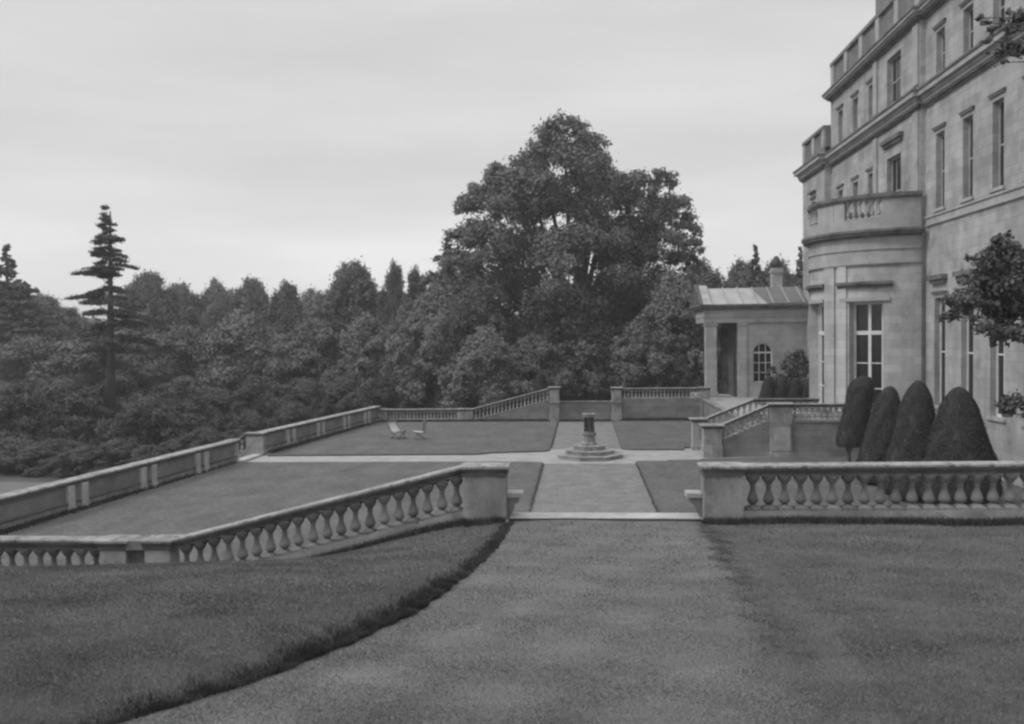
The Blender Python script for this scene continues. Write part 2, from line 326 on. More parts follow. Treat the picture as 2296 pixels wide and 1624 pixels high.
# ---------------------------------------------------------------- stuff: grass blades
def blades(name, X, Y, Zf, h, wd, m, lean=.5):
    n = len(X); Z = Zf(X, Y); a = RNG.uniform(0, 2*np.pi, n); hh = h*RNG.uniform(.5, 1.2, n); ww = wd*RNG.uniform(.6, 1.3, n)
    la = RNG.uniform(0, 2*np.pi, n); ll = hh*lean*RNG.uniform(.2, 1, n)
    p0 = np.stack([X - np.cos(a)*ww, Y - np.sin(a)*ww, Z - .004], 1); p1 = np.stack([X + np.cos(a)*ww, Y + np.sin(a)*ww, Z - .004], 1)
    p2 = np.stack([X + np.cos(la)*ll, Y + np.sin(la)*ll, Z + hh], 1)
    v = np.stack([p0, p1, p2], 1).reshape(-1, 3); f = np.arange(3*n).reshape(-1, 3)
    return tag(npmesh(name, v, f, m), kind='stuff')
def scatter(n, y0=2.8, y1=15.0):
    u = RNG.uniform(0, 1, n); Y = 1/(1/y0 - u*(1/y0 - 1/y1)); X = RNG.uniform(-.70, .56, n)*Y
    return X, Y
X, Y = scatter(620000); xe = np.interp(Y, EY, EX); xr = np.interp(Y, RY, RX) + RNG.normal(0, .12, len(Y))
pth = (X > xe) & (X < xr)
hh = np.interp(Y, [3, 15], [.012, .028]); ww = np.interp(Y, [3, 15], [.0022, .0075])
q = ~pth
tag(blades('lawn_grass', X[q], Y[q], lambda a, c: zground(a, c)+.006, hh[q], ww[q], M['blade']), 'short mown grass of the foreground lawns either side of the path', 'grass')
patch = (np.sin(X*4.1+Y*1.3)*np.sin(Y*3.7-X*2.1) + RNG.normal(0, .5, len(X))) > -.35
q = pth & patch
tag(blades('path_grass', X[q], Y[q], lambda a, c: zground(a, c)+.006, hh[q]*.9, ww[q]*1.1, M['blade_path'], .9), 'rough pale worn grass of the foreground path', 'grass')
Yf = np.concatenate([RNG.uniform(3.6, 9, 30000), RNG.uniform(8, 15, 14000)]); Xf = np.interp(Yf, EY, EX) + .012*np.sin(Yf*6.1) + .012*np.sin(Yf*17) + np.abs(RNG.normal(0, .07, len(Yf)))*-1 + .05
cl = .85 + .28*np.sin(Yf*13+np.sin(Yf*5)*2)*np.sin(Yf*3.3+1)
tag(blades('long_grass_fringe', Xf, Yf, zground, np.interp(Yf, [4, 5, 7, 14], [.02, .05, .07, .035])*cl, np.interp(Yf, [4, 14], [.003, .007]), M['blade_long'], .9), 'dark long unmown grass fringe along the curved bank beside the path', 'long grass')
Xf = np.concatenate([RNG.uniform(-7.2, -1.3, 9000), RNG.uniform(2.0, 9, 12000)]); Yf = 15.0 - np.abs(RNG.normal(0, .12, len(Xf)))
cl2 = (RNG.uniform(0, 1, 9000)**1.6*150).astype(int); cy = RNG.uniform(6.0, 14.8, 150); cx = np.interp(cy, RY, RX) + RNG.normal(.05, .08, 150)
tag(blades('path_edge_tufts', cx[cl2] + RNG.normal(0, .05, 9000), cy[cl2] + RNG.normal(0, .07, 9000), zground, np.full(9000, .028), np.full(9000, .004), M['blade_tuft'], 1.2), 'dark ragged grass tufts along the right edge of the worn path', 'grass')
tag(blades('balustrade_foot_grass', Xf, Yf, zground, np.full(len(Xf), .12), np.full(len(Xf), .008), M['blade_long'], .8), 'dark uncut grass along the foot of the nearest balustrade', 'long grass')
# uncut grass at the foot of the far walls and lawn edges
def strip(A, B, n, h, s=.12):
    t = RNG.uniform(0, 1, n); return np.stack([A[0]+(B[0]-A[0])*t + RNG.normal(0, s, n), A[1]+(B[1]-A[1])*t + RNG.normal(0, s, n), np.full(n, h)], 1)
P = np.concatenate([strip((-13, 57.1), (-2.1, 57.1), 5000, .16), strip((2.7, 57.1), (8, 57.1), 3000, .2), strip((-1.3, 57.1), (1.9, 57.1), 1500, .12), strip((-17.2, 18), (-15.5, 38.6), 8000, .16), strip((-14.9, 41.8), (-13.2, 57), 5000, .16), strip((-1.64, 17), (-1.64, 38.3), 1500, .035, .03), strip((2.36, 17), (2.36, 38.3), 1500, .035, .03), strip((-1.44, 43.5), (-1.44, 57), 1000, .03, .03), strip((7.9, 43.8), (7.9, 57), 1500, .2)])
tag(blades('wall_foot_grass', P[:, 0], P[:, 1], lambda a, c: 0*a+.06, P[:, 2], np.full(len(P), .018), M['blade_long'], .6), 'dark uncut grass tufts along the garden wall feet and lawn edges', 'long grass')

# ---------------------------------------------------------------- nearest balustrades
YB = 15.25
t = thing('balustrade', (-4.6, YB, 2.4), 'nearest stone balustrade left of the path, sloping down to the left from a square pier', 'balustrade')
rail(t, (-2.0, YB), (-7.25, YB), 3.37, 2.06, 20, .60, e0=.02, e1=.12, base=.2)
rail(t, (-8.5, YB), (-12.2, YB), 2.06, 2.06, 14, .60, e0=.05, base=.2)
pier(t, -2.02, -1.28, YB-.2, YB+.2, 2.3, 3.374, name='pier')
pier(t, -7.68, -7.22, YB-.2, YB+.2, .9, 2.075, name='pier', foot=0)
pier(t, -8.5, -8.02, YB-.2, YB+.2, .9, 2.066, name='pier', foot=0)
b = MB(); b.box(-8.02, -7.68, YB-.02, YB+.16, .9, 1.9); b.box(-8.0, -7.70, YB-.22, YB+.2, 1.9, 2.062); b.build('recessed_panel', M['darkstone'], t)
t = thing('balustrade', (5, YB, 2.4), 'nearest stone balustrade running level to the right of the path in front of the yews', 'balustrade')
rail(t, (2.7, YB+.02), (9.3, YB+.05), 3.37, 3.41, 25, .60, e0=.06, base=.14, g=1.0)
pier(t, 2.05, 2.7, YB-.18, YB+.22, 2.3, 3.372, foot=.17)
# threshold, stairs, brackets
t = thing('threshold_stone', (.4, 15.4, 2.3), 'long pale stone threshold at the head of the garden stairs', 'step')
b = MB(); b.box(-1.24, 2.01, 15.18, 15.62, 2.445, 2.475); b.build('tread', M['slab'], t, bevel=.01)
b = MB(); b.box(-1.22, 1.99, 15.21, 15.60, 2.30, 2.445); b.build('riser', M['mould'], t)  # shade on the step front put into its dark colour
t = thing('garden_stairs', (.4, 15.7, 0), 'stone flight dropping from the threshold to the sunken garden path', 'stairs')
for i in range(13):
    b = MB(); b.box(-1.2, 1.98, 15.62+.3*i, 15.62+.3*(i+1), 0.006, 2.30-.175*i); b.build('step', M['stone'], t)
for sx, nm in ((-1, 'left'), (1, 'right')):
    x0 = -1.28 if sx < 0 else 2.05
    def xx(a): return x0 - sx*a
    t = thing('stair_cheek', (x0, 15.6, 2.4), 'pale capped stone bracket in the stair gap, on the %s pier' % nm, 'stone bracket')
    b = MB()
    b.box(min(xx(0), xx(.27)), max(xx(0), xx(.27)), YB-.02, YB+.32, 2.80, 2.885); b.build('cap', M['slab'], t, bevel=.01)
    b = MB()
    pr = [(0, 2.8), (.22, 2.8), (.2, 2.72), (.13, 2.68), (.1, 2.55), (.04, 2.5), (.04, 2.40), (0, 2.40)]
    ya, yb = YB, YB+.3; n = len(pr)
    vs = [(xx(a), ya, z) for a, z in pr] + [(xx(a), yb, z) for a, z in pr]
    b.add(vs, [tuple(range(n)), tuple(range(2*n-1, n-1, -1))] + [(i, n+i, n+(i+1)%n, (i+1)%n) for i in range(n)])
    b.build('bracket', M['darkstone'], t)

# ---------------------------------------------------------------- long parapet wall on the left
def parapet(name, A, B, posts, label, off=.0):
    A = Vector(A); B = Vector(B); u = (B-A).normalized(); nrm = Vector((u.y, -u.x))      # nrm faces the garden (+x)
    t = thing(name, (A.x, A.y, 0), label, 'parapet wall')
    b = MB(); b.beam(A, B, .30, -1.6, .9); b.build('wall', M['darkstone'], t)
    c = MB(); c.beam(A, B, .52, 1.0, 1.07); co = c.build('coping', M['coping_y'], t, bevel=.02); c = MB(); c.beam(A, B, .42, .90, 1.0); c.build('moulding', M['mould'], co)
    g = nrm*.17
    b = MB(); b.beam(A+g, B+g, .08, .0, .32); b.build('plinth', M['stone'], t)
    b = MB(); b.beam(A+g*1.15, B+g*1.15, .12, .32, .37); b.build('plinth_moulding', M['mould'], t)
    for yy in posts:
        k = (yy-A.y)/(B.y-A.y); p = A.lerp(B, k)
        for s in (-.34, .34):
            q = p + u*s; b = MB(); b.beam(q-u*.17+g, q+u*.17+g, .18, 0, .9); b.beam(q-u*.2+g, q+u*.2+g, .22, 0, .2); b.build('pilaster', M['slab'], t, bevel=.015)
    return t
parapet('parapet_wall', (-17.75, 17.0), (-15.55, 38.7), [22.6, 27.9, 31.9, 35.7], 'long stone parapet wall with paired pilasters on the left, nearer stretch before the stair opening')
parapet('parapet_wall', (-15.5, 41.9), (-13.3, 57.6), [44.8, 48.4, 52.0, 55.2], 'stone parapet wall with paired pilasters on the left, farther stretch beyond the stair opening')
t = thing('side_stair_rail', (-15.5, 41.4, 0), 'short baluster rail and square pier dropping outward at the left wall opening', 'balustrade')
pier(t, -15.95, -15.1, 41.35, 41.75, 0, 1.09, foot=.22)
rail(t, (-15.95, 41.55), (-18.2, 41.55), 1.08, -.45, 7, .55, e0=.1, base=.14, plinth_to=-1.55)
pier(t, -15.75, -15.35, 38.55, 38.95, 0, 1.085, foot=.1)
b = MB(); b.box(-15.65, -15.15, 39.0, 41.3, .0, .10); tag(b.build('side_threshold', M['slab'], bevel=.015), 'bright stone threshold slab in the opening of the left wall', 'step')
t = thing('side_stairs', (-16, 40, -1), 'stone steps going down outside the left wall opening', 'stairs')
for i in range(6):
    b = MB(); b.box(-16.05-.35*i, -15.68-.35*i, 39.0, 41.3, -1.6, -.1-.24*i); b.build('step', M['stone'], t)

# ---------------------------------------------------------------- back walls
t = thing('balustrade', (-10, 57.5, 0), 'far level stone balustrade behind the two garden chairs', 'balustrade')
rail(t, (-12.6, 57.5), (-8.0, 57.5), .86, .86, 20, .52, ct=.14, e0=.05, e1=.05, g=.72, base=.2)
pier(t, -13.5, -12.6, 57.3, 57.7, 0, .87, cap=.14, foot=0); pier(t, -8.0, -7.5, 57.3, 57.7, 0, .87, cap=.14, foot=0); pier(t, -7.46, -6.95, 57.3, 57.7, 0, .87, cap=.14, foot=0)
b = MB(); b.box(-7.5, -7.46, 57.38, 57.66, 0, .8); b.build('joint', M['darkstone'], t)
t = thing('ramp_balustrade', (-4.5, 57.5, 0), 'far balustrade climbing to the right on a stone wall up to a tall pier', 'balustrade')
rail(t, (-6.95, 57.5), (-1.98, 57.5), .88, 2.16, 20, .60, ct=.14, e0=.05, e1=.02, g=.72, base=.04, plinth_to=0.0, pm='wallstone_x')
pier(t, -1.98, -1.36, 57.2, 57.8, 0, 2.24, foot=.5, over=.09)
b = MB(); b.box(-2.06, -1.28, 57.12, 57.88, 1.2, 1.32); b.build('string_band', M['stone'], t)
b = MB(); b.box(-1.36, 2.0, 57.7, 58.0, 0, 1.22); b.box(-1.3, 1.95, 57.62, 58.05, 1.22, 1.28)
tag(b.build('garden_wall', M['wallstone_x']), 'low coursed stone wall closing the end of the garden path between two tall piers', 'wall')
t = thing('terrace_end_wall', (5, 57.5, 0), 'far stone retaining wall topped with balusters between the tall right pier and the pavilion', 'balustrade')
rail(t, (2.62, 57.5), (7.6, 57.5), 2.12, 2.12, 21, .50, ct=.13, e0=.1, e1=.05, g=.72, base=.06)
b = MB(); b.box(2.6, 8.0, 57.38, 57.62, 0, 1.45); b.box(2.6, 8.0, 57.33, 57.66, 0, .14); b.build('wall', M['wallstone_x'], t)
pier(t, 2.0, 2.62, 57.2, 57.8, 0, 2.18, foot=.5, over=.09); pier(t, 7.6, 8.2, 57.2, 57.8, 0, 2.14, foot=0)
b = MB(); b.box(1.94, 2.68, 57.12, 57.88, 1.2, 1.32); b.build('string_band', M['stone'], t)

# ---------------------------------------------------------------- terrace stair on the right
t = thing('stair_balustrade', (7, 40.8, 0), 'nearer balustrade of the terrace stair, climbing right between two square piers to the yews', 'balustrade')
YN = 40.75
pier(t, 5.5, 6.3, YN-.35, YN+.35, 0, 1.46, foot=.52, over=.14)
rail(t, (6.3, YN), (8.45, YN), 1.46, 2.38, 8, .58, ct=.14, e0=.02, e1=.1, base=.06, plinth_to=0.0, pm='wallstone_x')
pier(t, 8.45, 9.4, YN-.3, YN+.3, 0, 2.41, foot=.2, over=.1)
rail(t, (9.4, YN), (15.2, YN), 2.38, 2.38, 22, .58, ct=.14, e0=.05, base=.06)
b = MB(); b.box(9.4, 15.25, YN-.2, YN+.25, 0, 1.6); b.box(9.4, 15.25, YN-.26, YN+.2, 0, .16); b.box(9.4, 15.25, YN-.24, YN+.2, 1.55, 1.62); b.build('wall', M['wallstone_x'], t)
b = MB(); b.box(8.55, 9.3, YN-.33, YN-.3, .3, 1.35); b.build('panel', M['slab'], t)
t = thing('stair_balustrade', (7, 43.4, 0), 'farther balustrade of the terrace stair, running on level along the house terrace', 'balustrade')
YN = 43.4
pier(t, 5.35, 5.95, YN-.3, YN+.3, 0, 1.5, foot=.2, over=.14)
rail(t, (5.95, YN), (8.25, YN), 1.5, 2.42, 8, .58, ct=.14, base=.06, plinth_to=0.0, pm='wallstone_x')
rail(t, (8.25, YN), (11.3, YN), 2.42, 2.42, 11, .58, ct=.16, base=.3, cm='cornice')
t = thing('terrace_stairs', (7, 42, 0), 'stone steps rising right to the house terrace between the two stair balustrades', 'stairs')
for i in range(8):
    b = MB(); b.box(6.0+.28*i, 8.3, 41.1, 43.1, .01+.16*i, .17+.16*i); b.build('step', M['stone'], t)
b = MB(); b.box(7.8, 7.95, 43.7, 57.3, 0, 1.32); b.box(7.7, 8.05, 43.7, 57.3, 1.32, 1.42)
tag(b.build('terrace_side_wall', M['wallstone_y']), 'stone retaining wall under the house terrace running back to the pavilion', 'wall')

# ---------------------------------------------------------------- sundial and chairs
t = thing('sundial', (.38, 40.7, 0), 'stone sundial with clustered dark colonnettes on three octagonal steps at the path crossing', 'sundial')
c = (.38, 40.7, 0)
for r_, z0, z1 in ((1.55, .0, .18), (1.14, .18, .36), (.76, .36, .56)):
    b = MB(); b.lathe([(r_, z0), (r_, z1-.03), (r_+.03, z1-.03), (r_+.03, z1)], c, 8, R(22.5+6)); b.build('step', M['stone'], t)
b = MB(); b.lathe([(.36,.56),(.36,.66),(.30,.70),(.29,.98),(.34,1.02)], c, 8, R(28)); b.build('pedestal', M['stone'], t)
b = MB(); b.lathe([(.34,1.02),(.33,1.08),(.26,1.14),(.27,1.2)], c, 12); b.build('moulding', M['darkstone'], t)
for k in range(6):
    a = R(60*k+15); b = MB(); b.lathe([(.06,1.2),(.05,1.25),(.045,1.78),(.065,1.84)], (c[0]+.19*math.cos(a), c[1]+.19*math.sin(a), 0), 8); b.build('colonnette', M['bronze'], t, True)
b = MB(); b.lathe([(.07,1.2),(.07,1.84)], c, 8); b.build('core', M['stone'], t)
b = MB(); b.lathe([(.25,1.84),(.26,1.9),(.30,1.94),(.31,1.985),(.29,2.0)], c, 16); b.build('cap', M['stone'], t)
b = MB(); b.lathe([(.14,2.0),(.14,2.012)], c, 16); b.add([(c[0]-.01,c[1]-.1,2.01),(c[0]+.01,c[1]-.1,2.01),(c[0]+.01,c[1]+.1,2.01),(c[0]-.01,c[1]+.1,2.01),(c[0],c[1]+.1,2.11)], [(0,1,2,3),(0,1,4),(1,2,4),(2,3,4),(3,0,4)]); b.build('gnomon', M['bronze'], t)

def chair(loc, rz, recline, label, canvas_back):
    t = thing('garden_chair', loc, label, 'chair', 'garden chairs on the far lawn')
    t.rotation_euler.z = rz
    def P(name, fn, m):
        b = MB(); fn(b); me = b.mesh(name, M[m]); o = bpy.data.objects.new(name, me); COL.objects.link(o); o.parent = t
    w2 = .28
    bx, bz = -.27 - recline, .98 - recline*.25
    P('seat', lambda b: [b.bar((.30, -w2, .42), (-.25, -w2, .36), .022), b.bar((.30, w2, .42), (-.25, w2, .36), .022)] + [b.add([(.30-.092*i, -w2, .435-.01*i), (.225-.092*i, -w2, .427-.01*i), (.225-.092*i, w2, .427-.01*i), (.30-.092*i, w2, .435-.01*i), (.30-.092*i, -w2, .455-.01*i), (.225-.092*i, -w2, .447-.01*i), (.225-.092*i, w2, .447-.01*i), (.30-.092*i, w2, .455-.01*i)], [(0,3,2,1),(4,5,6,7),(0,1,5,4),(1,2,6,5),(2,3,7,6),(3,0,4,7)]) for i in range(6)], 'canvas')
    if canvas_back:
        def bk(b):
            vs = []
            for i in range(6):
                s = i/5; x = -.22 + (bx+.22)*s - .05*math.sin(s*3.14); z = .42 + (bz-.44)*s
                vs += [(x, -w2, z), (x, w2, z), (x-.02, -w2, z), (x-.02, w2, z)]
            fs = []
            for i in range(5):
                a = 4*i; fs += [(a, a+4, a+5, a+1), (a+2, a+3, a+7, a+6), (a, a+2, a+6, a+4), (a+1, a+5, a+7, a+3)]
            b.add(vs, fs)
        P('back_canvas', bk, 'canvas')
    else:
        P('back_slats', lambda b: [b.bar((-.25+(bx+.25)*.1, y, .42), (bx, y, bz-.03), .02, 4) for y in (-.18, -.09, 0, .09, .18)], 'wood')
    P('back_frame', lambda b: [b.bar((-.20, -w2-.02, .30), (bx, -w2-.02, bz), .026), b.bar((-.20, w2+.02, .30), (bx, w2+.02, bz), .026), b.bar((bx, -w2-.04, bz), (bx, w2+.04, bz), .036)], 'wood')
    for s in (-1, 1):
        P('leg', lambda b: b.bar((.30, s*(w2+.02), .44), (-.30, s*(w2+.02), 0), .024), 'wood')
        P('leg', lambda b: b.bar((-.22, s*(w2+.04), .44), (.26, s*(w2+.04), 0), .024), 'wood')
    P('stretcher', lambda b: [b.bar((.2, -w2, .06), (.2, w2, .06), .018), b.bar((-.25, -w2, .05), (-.25, w2, .05), .018)], 'wood')
    return t
chair((-9.85, 47.6, .07), R(-38), .30, 'reclined garden chair with pale canvas back, left one of the pair on the far lawn', True)
chair((-8.65, 47.3, .07), R(200), .04, 'upright dark slatted garden chair facing left, right one of the pair on the far lawn', False)

# ---------------------------------------------------------------- the house
def holed(us, vs, holes, depth, pos, b, rb=None):
    """wall face with openings; pos(u, v, d) gives the point, d metres behind the face"""
    U = sorted(set([round(x, 4) for x in us] + [round(x, 4) for h in holes for x in h[:2]])); V = sorted(set([round(x, 4) for x in vs] + [round(x, 4) for h in holes for x in h[2:4]]))
    def inh(u, v): return any(h[0] < u < h[1] and h[2] < v < h[3] for h in holes)
    for i in range(len(U)-1):
        for j in range(len(V)-1):
            if not inh((U[i]+U[i+1])/2, (V[j]+V[j+1])/2):
                b.add([pos(U[i],V[j],0), pos(U[i+1],V[j],0), pos(U[i+1],V[j+1],0), pos(U[i],V[j+1],0)], [(0,1,2,3)])
    for u0, u1, v0, v1 in [h[:4] for h in holes]:
        k = 4 if abs(u1-u0) > 3 and len(us) > 10 else 1
        for a in range(k):
            p, q = u0+(u1-u0)*a/k, u0+(u1-u0)*(a+1)/k
            b.add([pos(p,v0,0), pos(q,v0,0), pos(q,v0,depth), pos(p,v0,depth)], [(0,1,2,3)])
            b.add([pos(p,v1,0), pos(q,v1,0), pos(q,v1,depth), pos(p,v1,depth)], [(0,3,2,1)])
        b.add([pos(u0,v0,0), pos(u0,v1,0), pos(u0,v1,depth), pos(u0,v0,depth)], [(0,3,2,1)])
        b.add([pos(u1,v0,0), pos(u1,v1,0), pos(u1,v1,depth), pos(u1,v0,depth)], [(0,1,2,3)])
house = thing('mansion', (18, 45, 0), 'great ashlar country house with a balconied bow, rising on the right', 'house')
def xwin(F, y0, y1, z0, z1, depth=.3, sash=True, parent=None, cap=True, sill=True, muls=1, trans=1, win='window'):
    """window in a wall that faces -X; frame, sash bars, pane, with hood and sill as sub-parts"""
    fx = F + depth
    b = MB(); b.box(fx-.06, fx, y0, y0+.08, z0, z1); b.box(fx-.06, fx, y1-.08, y1, z0, z1); b.box(fx-.06, fx, y0+.08, y1-.08, z1-.08, z1); b.box(fx-.06, fx, y0+.08, y1-.08, z0, z0+.1)
    pm = M['trim'] if z0 > 10 else M['paint']; w_ = b.build(win, pm, parent or house)
    b = MB(); b.box(fx-.02, fx+.02, y0+.06, y1-.06, z0+.08, z1-.06); b.build('pane', M['glass'], w_)
    b = MB(); dy = (y1-y0)/(muls+1)
    for i in range(muls): b.box(fx-.05, fx-.022, y0+dy*(i+1)-.025, y0+dy*(i+1)+.025, z0+.1, z1-.08)
    dz = (z1-z0)/(trans+1)
    for i in range(trans): b.box(fx-.053, fx-.024, y0+.08, y1-.08, z0+dz*(i+1)-.03, z0+dz*(i+1)+.03)
    b.build('sash_bars', pm, w_)
    if cap:
        b = MB(); b.box(F-.08, F-.002, y0-.16, y1+.16, z1+.16, z1+.24); b.box(F-.11, F-.002, y0-.2, y1+.2, z1+.24, z1+.28); b.build('hood', M['darkstone'], w_)
    if sill:
        b = MB(); b.box(F-.10, F+.12, y0-.15, y1+.15, z0-.12, z0+.002); b.build('sill', M['trim'], w_)
    return w_
FM, FR, FW = 15.3, 15.52, 14.9
def block(F, y0, y1, z0, z1, holes, name='wall', back=14):
    b = MB(); holed([y0, y1], [z0, z1], holes, .32, lambda u, v, d: (F+d, u, v), b)
    k = F + back
    b.add([(F,y0,z0),(k,y0,z0),(k,y0,z1),(F,y0,z1)], [(0,1,2,3)]); b.add([(F,y1,z0),(k,y1,z0),(k,y1,z1),(F,y1,z1)], [(0,3,2,1)])
    b.add([(k,y0,z0),(k,y1,z0),(k,y1,z1),(k,y0,z1)], [(0,1,2,3)]); b.add([(F,y0,z1),(F,y1,z1),(k,y1,z1),(k,y0,z1)], [(0,1,2,3)])
    return b.build(name, M['house_y'], house)
ys_r = [39.88, 37.14, 34.55, 31.95, 29.35, 26.75]; hw = .46
hr = []
for y in ys_r: hr += [(y-hw, y+hw, 16.62, 18.45), (y-hw, y+hw, 10.85, 14.1), (y-hw*1.25, y+hw*1.25, 2.3, 7.0)]
block(FR, 18, 41.6, 0, 19.5, hr)
for h in hr: xwin(FR, h[0], h[1], h[2], h[3], depth=.3)
for y in ys_r:
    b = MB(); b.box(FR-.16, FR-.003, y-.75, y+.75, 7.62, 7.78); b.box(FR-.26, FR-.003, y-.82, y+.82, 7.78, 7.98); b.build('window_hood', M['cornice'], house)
ys_m = [53.8, 50.98, 48.3]
hm = []
for y in ys_m: hm += [(y-hw, y+hw, 16.6, 18.45), (y-hw, y+hw, 10.85, 13.85)]
hm += [(43.95, 45.9, 16.62, 18.95), (43.95, 45.9, 10.75, 14.08)]
block(FM, 41.6, 55.8, 0, 19.5, hm)
for h in hm: xwin(FM, h[0], h[1], h[2], h[3], depth=.3, muls=2 if h[1]-h[0] > 1.2 else 1, cap=h[1]-h[0] < 1.2)
b = MB(); b.box(FM-.14, FM-.003, 43.7, 46.15, 14.62, 14.78); b.box(FM-.24, FM-.003, 43.6, 46.25, 14.78, 14.98); b.build('door_hood', M['cornice'], house)
b = MB()
for a, c2 in ((41.62, 42.25), (47.2, 47.75)):
    b.box(FM-.10, FM-.003, a, c2, 11.0, 15.45); b.box(FM-.10, FM-.003, a, c2, 16.65, 19.35)
b.build('pilaster_strip', M['trim'], house)
block(FW, 55.8, 61.0, 0, 16.0, [(57.9, 58.8, 10.85, 13.85)])
xwin(FW, 57.9, 58.8, 10.85, 13.85)
b = MB(); b.box(FW-.2, FW-.003, 57.6, 59.1, 14.4, 14.5); b.build('window_hood', M['cornice'], house)
# return faces get proper courses
b = MB(); b.box(FM-.002, FM+.22, 41.55, 41.6, .0, 19.5); b.build('return_face', M['house_x'], house)
b = MB(); b.box(FW, FM, 55.74, 55.8, 0, 16.0); b.build('return_face', M['house_x'], house)
def band(name, segs, prof, m):
    """mouldings: prof = list of (projection, z0, z1); segs = list of (F, y0, y1)"""
    b = MB()
    for F, y0, y1, e0, e1 in segs:
        for p, z0, z1 in prof: b.box(F-p, F-.001, y0 - (p if e0 else 0), y1 + (p if e1 else 0), z0, z1)
    return b.build(name, M[m], house)
segs = [(FR, 18, 41.35, 0, 0), (FM, 41.6, 55.5, 1, 0), (FW, 55.8, 61.0, 1, 1)]
band('main_cornice', segs, [(.10, 15.5, 15.6), (.20, 15.6, 15.7), (.54, 16.2, 16.3)], 'cornice')
band('frieze', segs, [(.24, 15.7, 15.84), (.30, 15.84, 15.98), (.48, 15.98, 16.2), (.18, 16.3, 16.46)], 'trim')
band('string_course', [(FR, 18, 41.3, 0, 0)], [(.10, 10.22, 10.29), (.06, 10.29, 10.56), (.12, 10.56, 10.64)], 'trim')
band('string_course', [(FM, 49.3, 55.5, 0, 0)], [(.10, 10.22, 10.29), (.06, 10.29, 10.56), (.12, 10.56, 10.64)], 'trim')
segu = [(FR, 18, 41.35, 0, 0), (FM, 41.6, 55.5, 1, 1)]
band('upper_cornice', segu, [(.10, 19.4, 19.5), (.24, 19.5, 19.6), (.50, 19.84, 19.93)], 'cornice')
band('upper_frieze', segu, [(.34, 19.6, 19.7), (.44, 19.7, 19.84)], 'trim')
# parapets (posts and sunk panels)
def roof_parapet(F, y0, y1, z0, z1, n, name='roof_parapet', m='darkstone'):
    b = MB(); b.box(F+.1, F+.4, y0, y1, z0, z1-.2); b.box(F-.06, F+.5, y0, y1, z1-.2, z1); b.box(F-.0, F+.42, y0, y1, z0, z0+.3)
    b.build(name, M[m], house)
    for i in range(n+1):
        y = y0 + .3 + (y1-y0-.6)*i/n; b = MB(); b.box(F-.02, F+.3, y-.28, y+.28, z0+.3, z1-.2); b.build('parapet_post', M['trim'], house)
roof_parapet(FM, 41.6, 55.8, 19.93, 21.75, 5)
roof_parapet(FR, 18, 41.55, 19.93, 21.75, 9)
roof_parapet(FW, 55.8, 61.0, 16.5, 18.1, 2)
b = MB(); b.box(FW+.52, FW+.9, 55.85, 61, 16.3, 17.8); b.box(FM, FM+4, 42.3, 47.6, 21.74, 23.4); b.box(FM-.15, FM+4.1, 42.1, 47.8, 23.4, 23.6); b.build('attic_block', M['darkstone'], house)
b = MB(); b.box(FM+.6, FM+13, 18, 55.6, 19.4, 20.4); b.build('roof', M['slate'], house)
# the bow
BC = (15.3, 45.2); BR = 3.8
def bp(r, a, z): return (BC[0] - r*math.cos(R(a)), BC[1] - r*math.sin(R(a)), z)
AN = [i*3 for i in range(-30, 31)]
bow = MB()
wins = [(42.5, 66, 1.9, 6.95), (-20, 20, 1.9, 6.95), (-66, -42.5, 1.9, 6.95)]
holed(AN, [1.3, 8.65], wins, .45, lambda u, v, d: bp(BR-d, u, v), bow)
bowo = bow.build('bow', M['house_x'], house)
def ring(mb, r0, r1, z0, z1, a0=-90, a1=90, st=3):
    n = max(1, round((a1-a0)/st))
    for i in range(n):
        a, c2 = a0+(a1-a0)*i/n, a0+(a1-a0)*(i+1)/n
        vs = [bp(r0,a,z0), bp(r1,a,z0), bp(r1,c2,z0), bp(r0,c2,z0), bp(r0,a,z1), bp(r1,a,z1), bp(r1,c2,z1), bp(r0,c2,z1)]
        fs = [(0,1,2,3), (4,7,6,5), (1,5,6,2), (0,3,7,4)]
        if i == 0: fs.append((0,4,5,1))
        if i == n-1: fs.append((3,2,6,7))
        mb.add(vs, fs)
b = MB(); ring(b, 3.4, BR+.04, 8.65, 9.3); ring(b, 3.4, BR+.10, 9.3, 9.38); ring(b, 3.4, BR+.05, 9.38, 9.86); b.build('entablature', M['trim'], bowo)
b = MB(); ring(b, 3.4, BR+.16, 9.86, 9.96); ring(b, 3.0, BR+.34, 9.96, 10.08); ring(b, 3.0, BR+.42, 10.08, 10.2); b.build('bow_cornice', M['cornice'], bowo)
b = MB(); ring(b, 3.4, BR+.09, 8.60, 8.655); b.build('bow_fillet', M['cornice'], bowo)
b = MB(); ring(b, .2, BR-.1, 10.2, 10.35); ring(b, BR-.3, BR+.02, 10.2, 10.72); b.build('balcony_floor', M['trim'], bowo)
for a0, a1 in ((65, 90), (30, 39), (11, 29.5), (-29.5, -11), (-39, -30), (-90, -65)):
    b = MB(); ring(b, BR-.26, BR, 10.72, 11.6, a0, a1); b.build('balcony_wall', M['trim'], bowo)
b = MB(); ring(b, BR-.34, BR+.08, 11.58, 11.66); ring(b, BR-.38, BR+.13, 11.66, 11.83); b.build('balcony_coping', M['cornice'], bowo)
me = bal_mesh(.88, 1.0, 'baluster_pale')
for a in list(np.linspace(41, 63, 6)) + list(np.linspace(-8.5, 8.5, 4)) + list(np.linspace(-63, -41, 6)):
    p = bp(BR-.13, a, 10.71); link('balcony_baluster', me, bowo, p)
b = MB()
for a0, a1 in ((21, 31), (34, 41), (-31, -21), (-41, -34)): ring(b, BR-.1, BR+.08, 1.3, 8.6, a0, a1)
ring(b, BR-.1, BR+.04, 1.3, 8.6, 82, 90)
b.build('pilaster', M['house_x'], bowo)
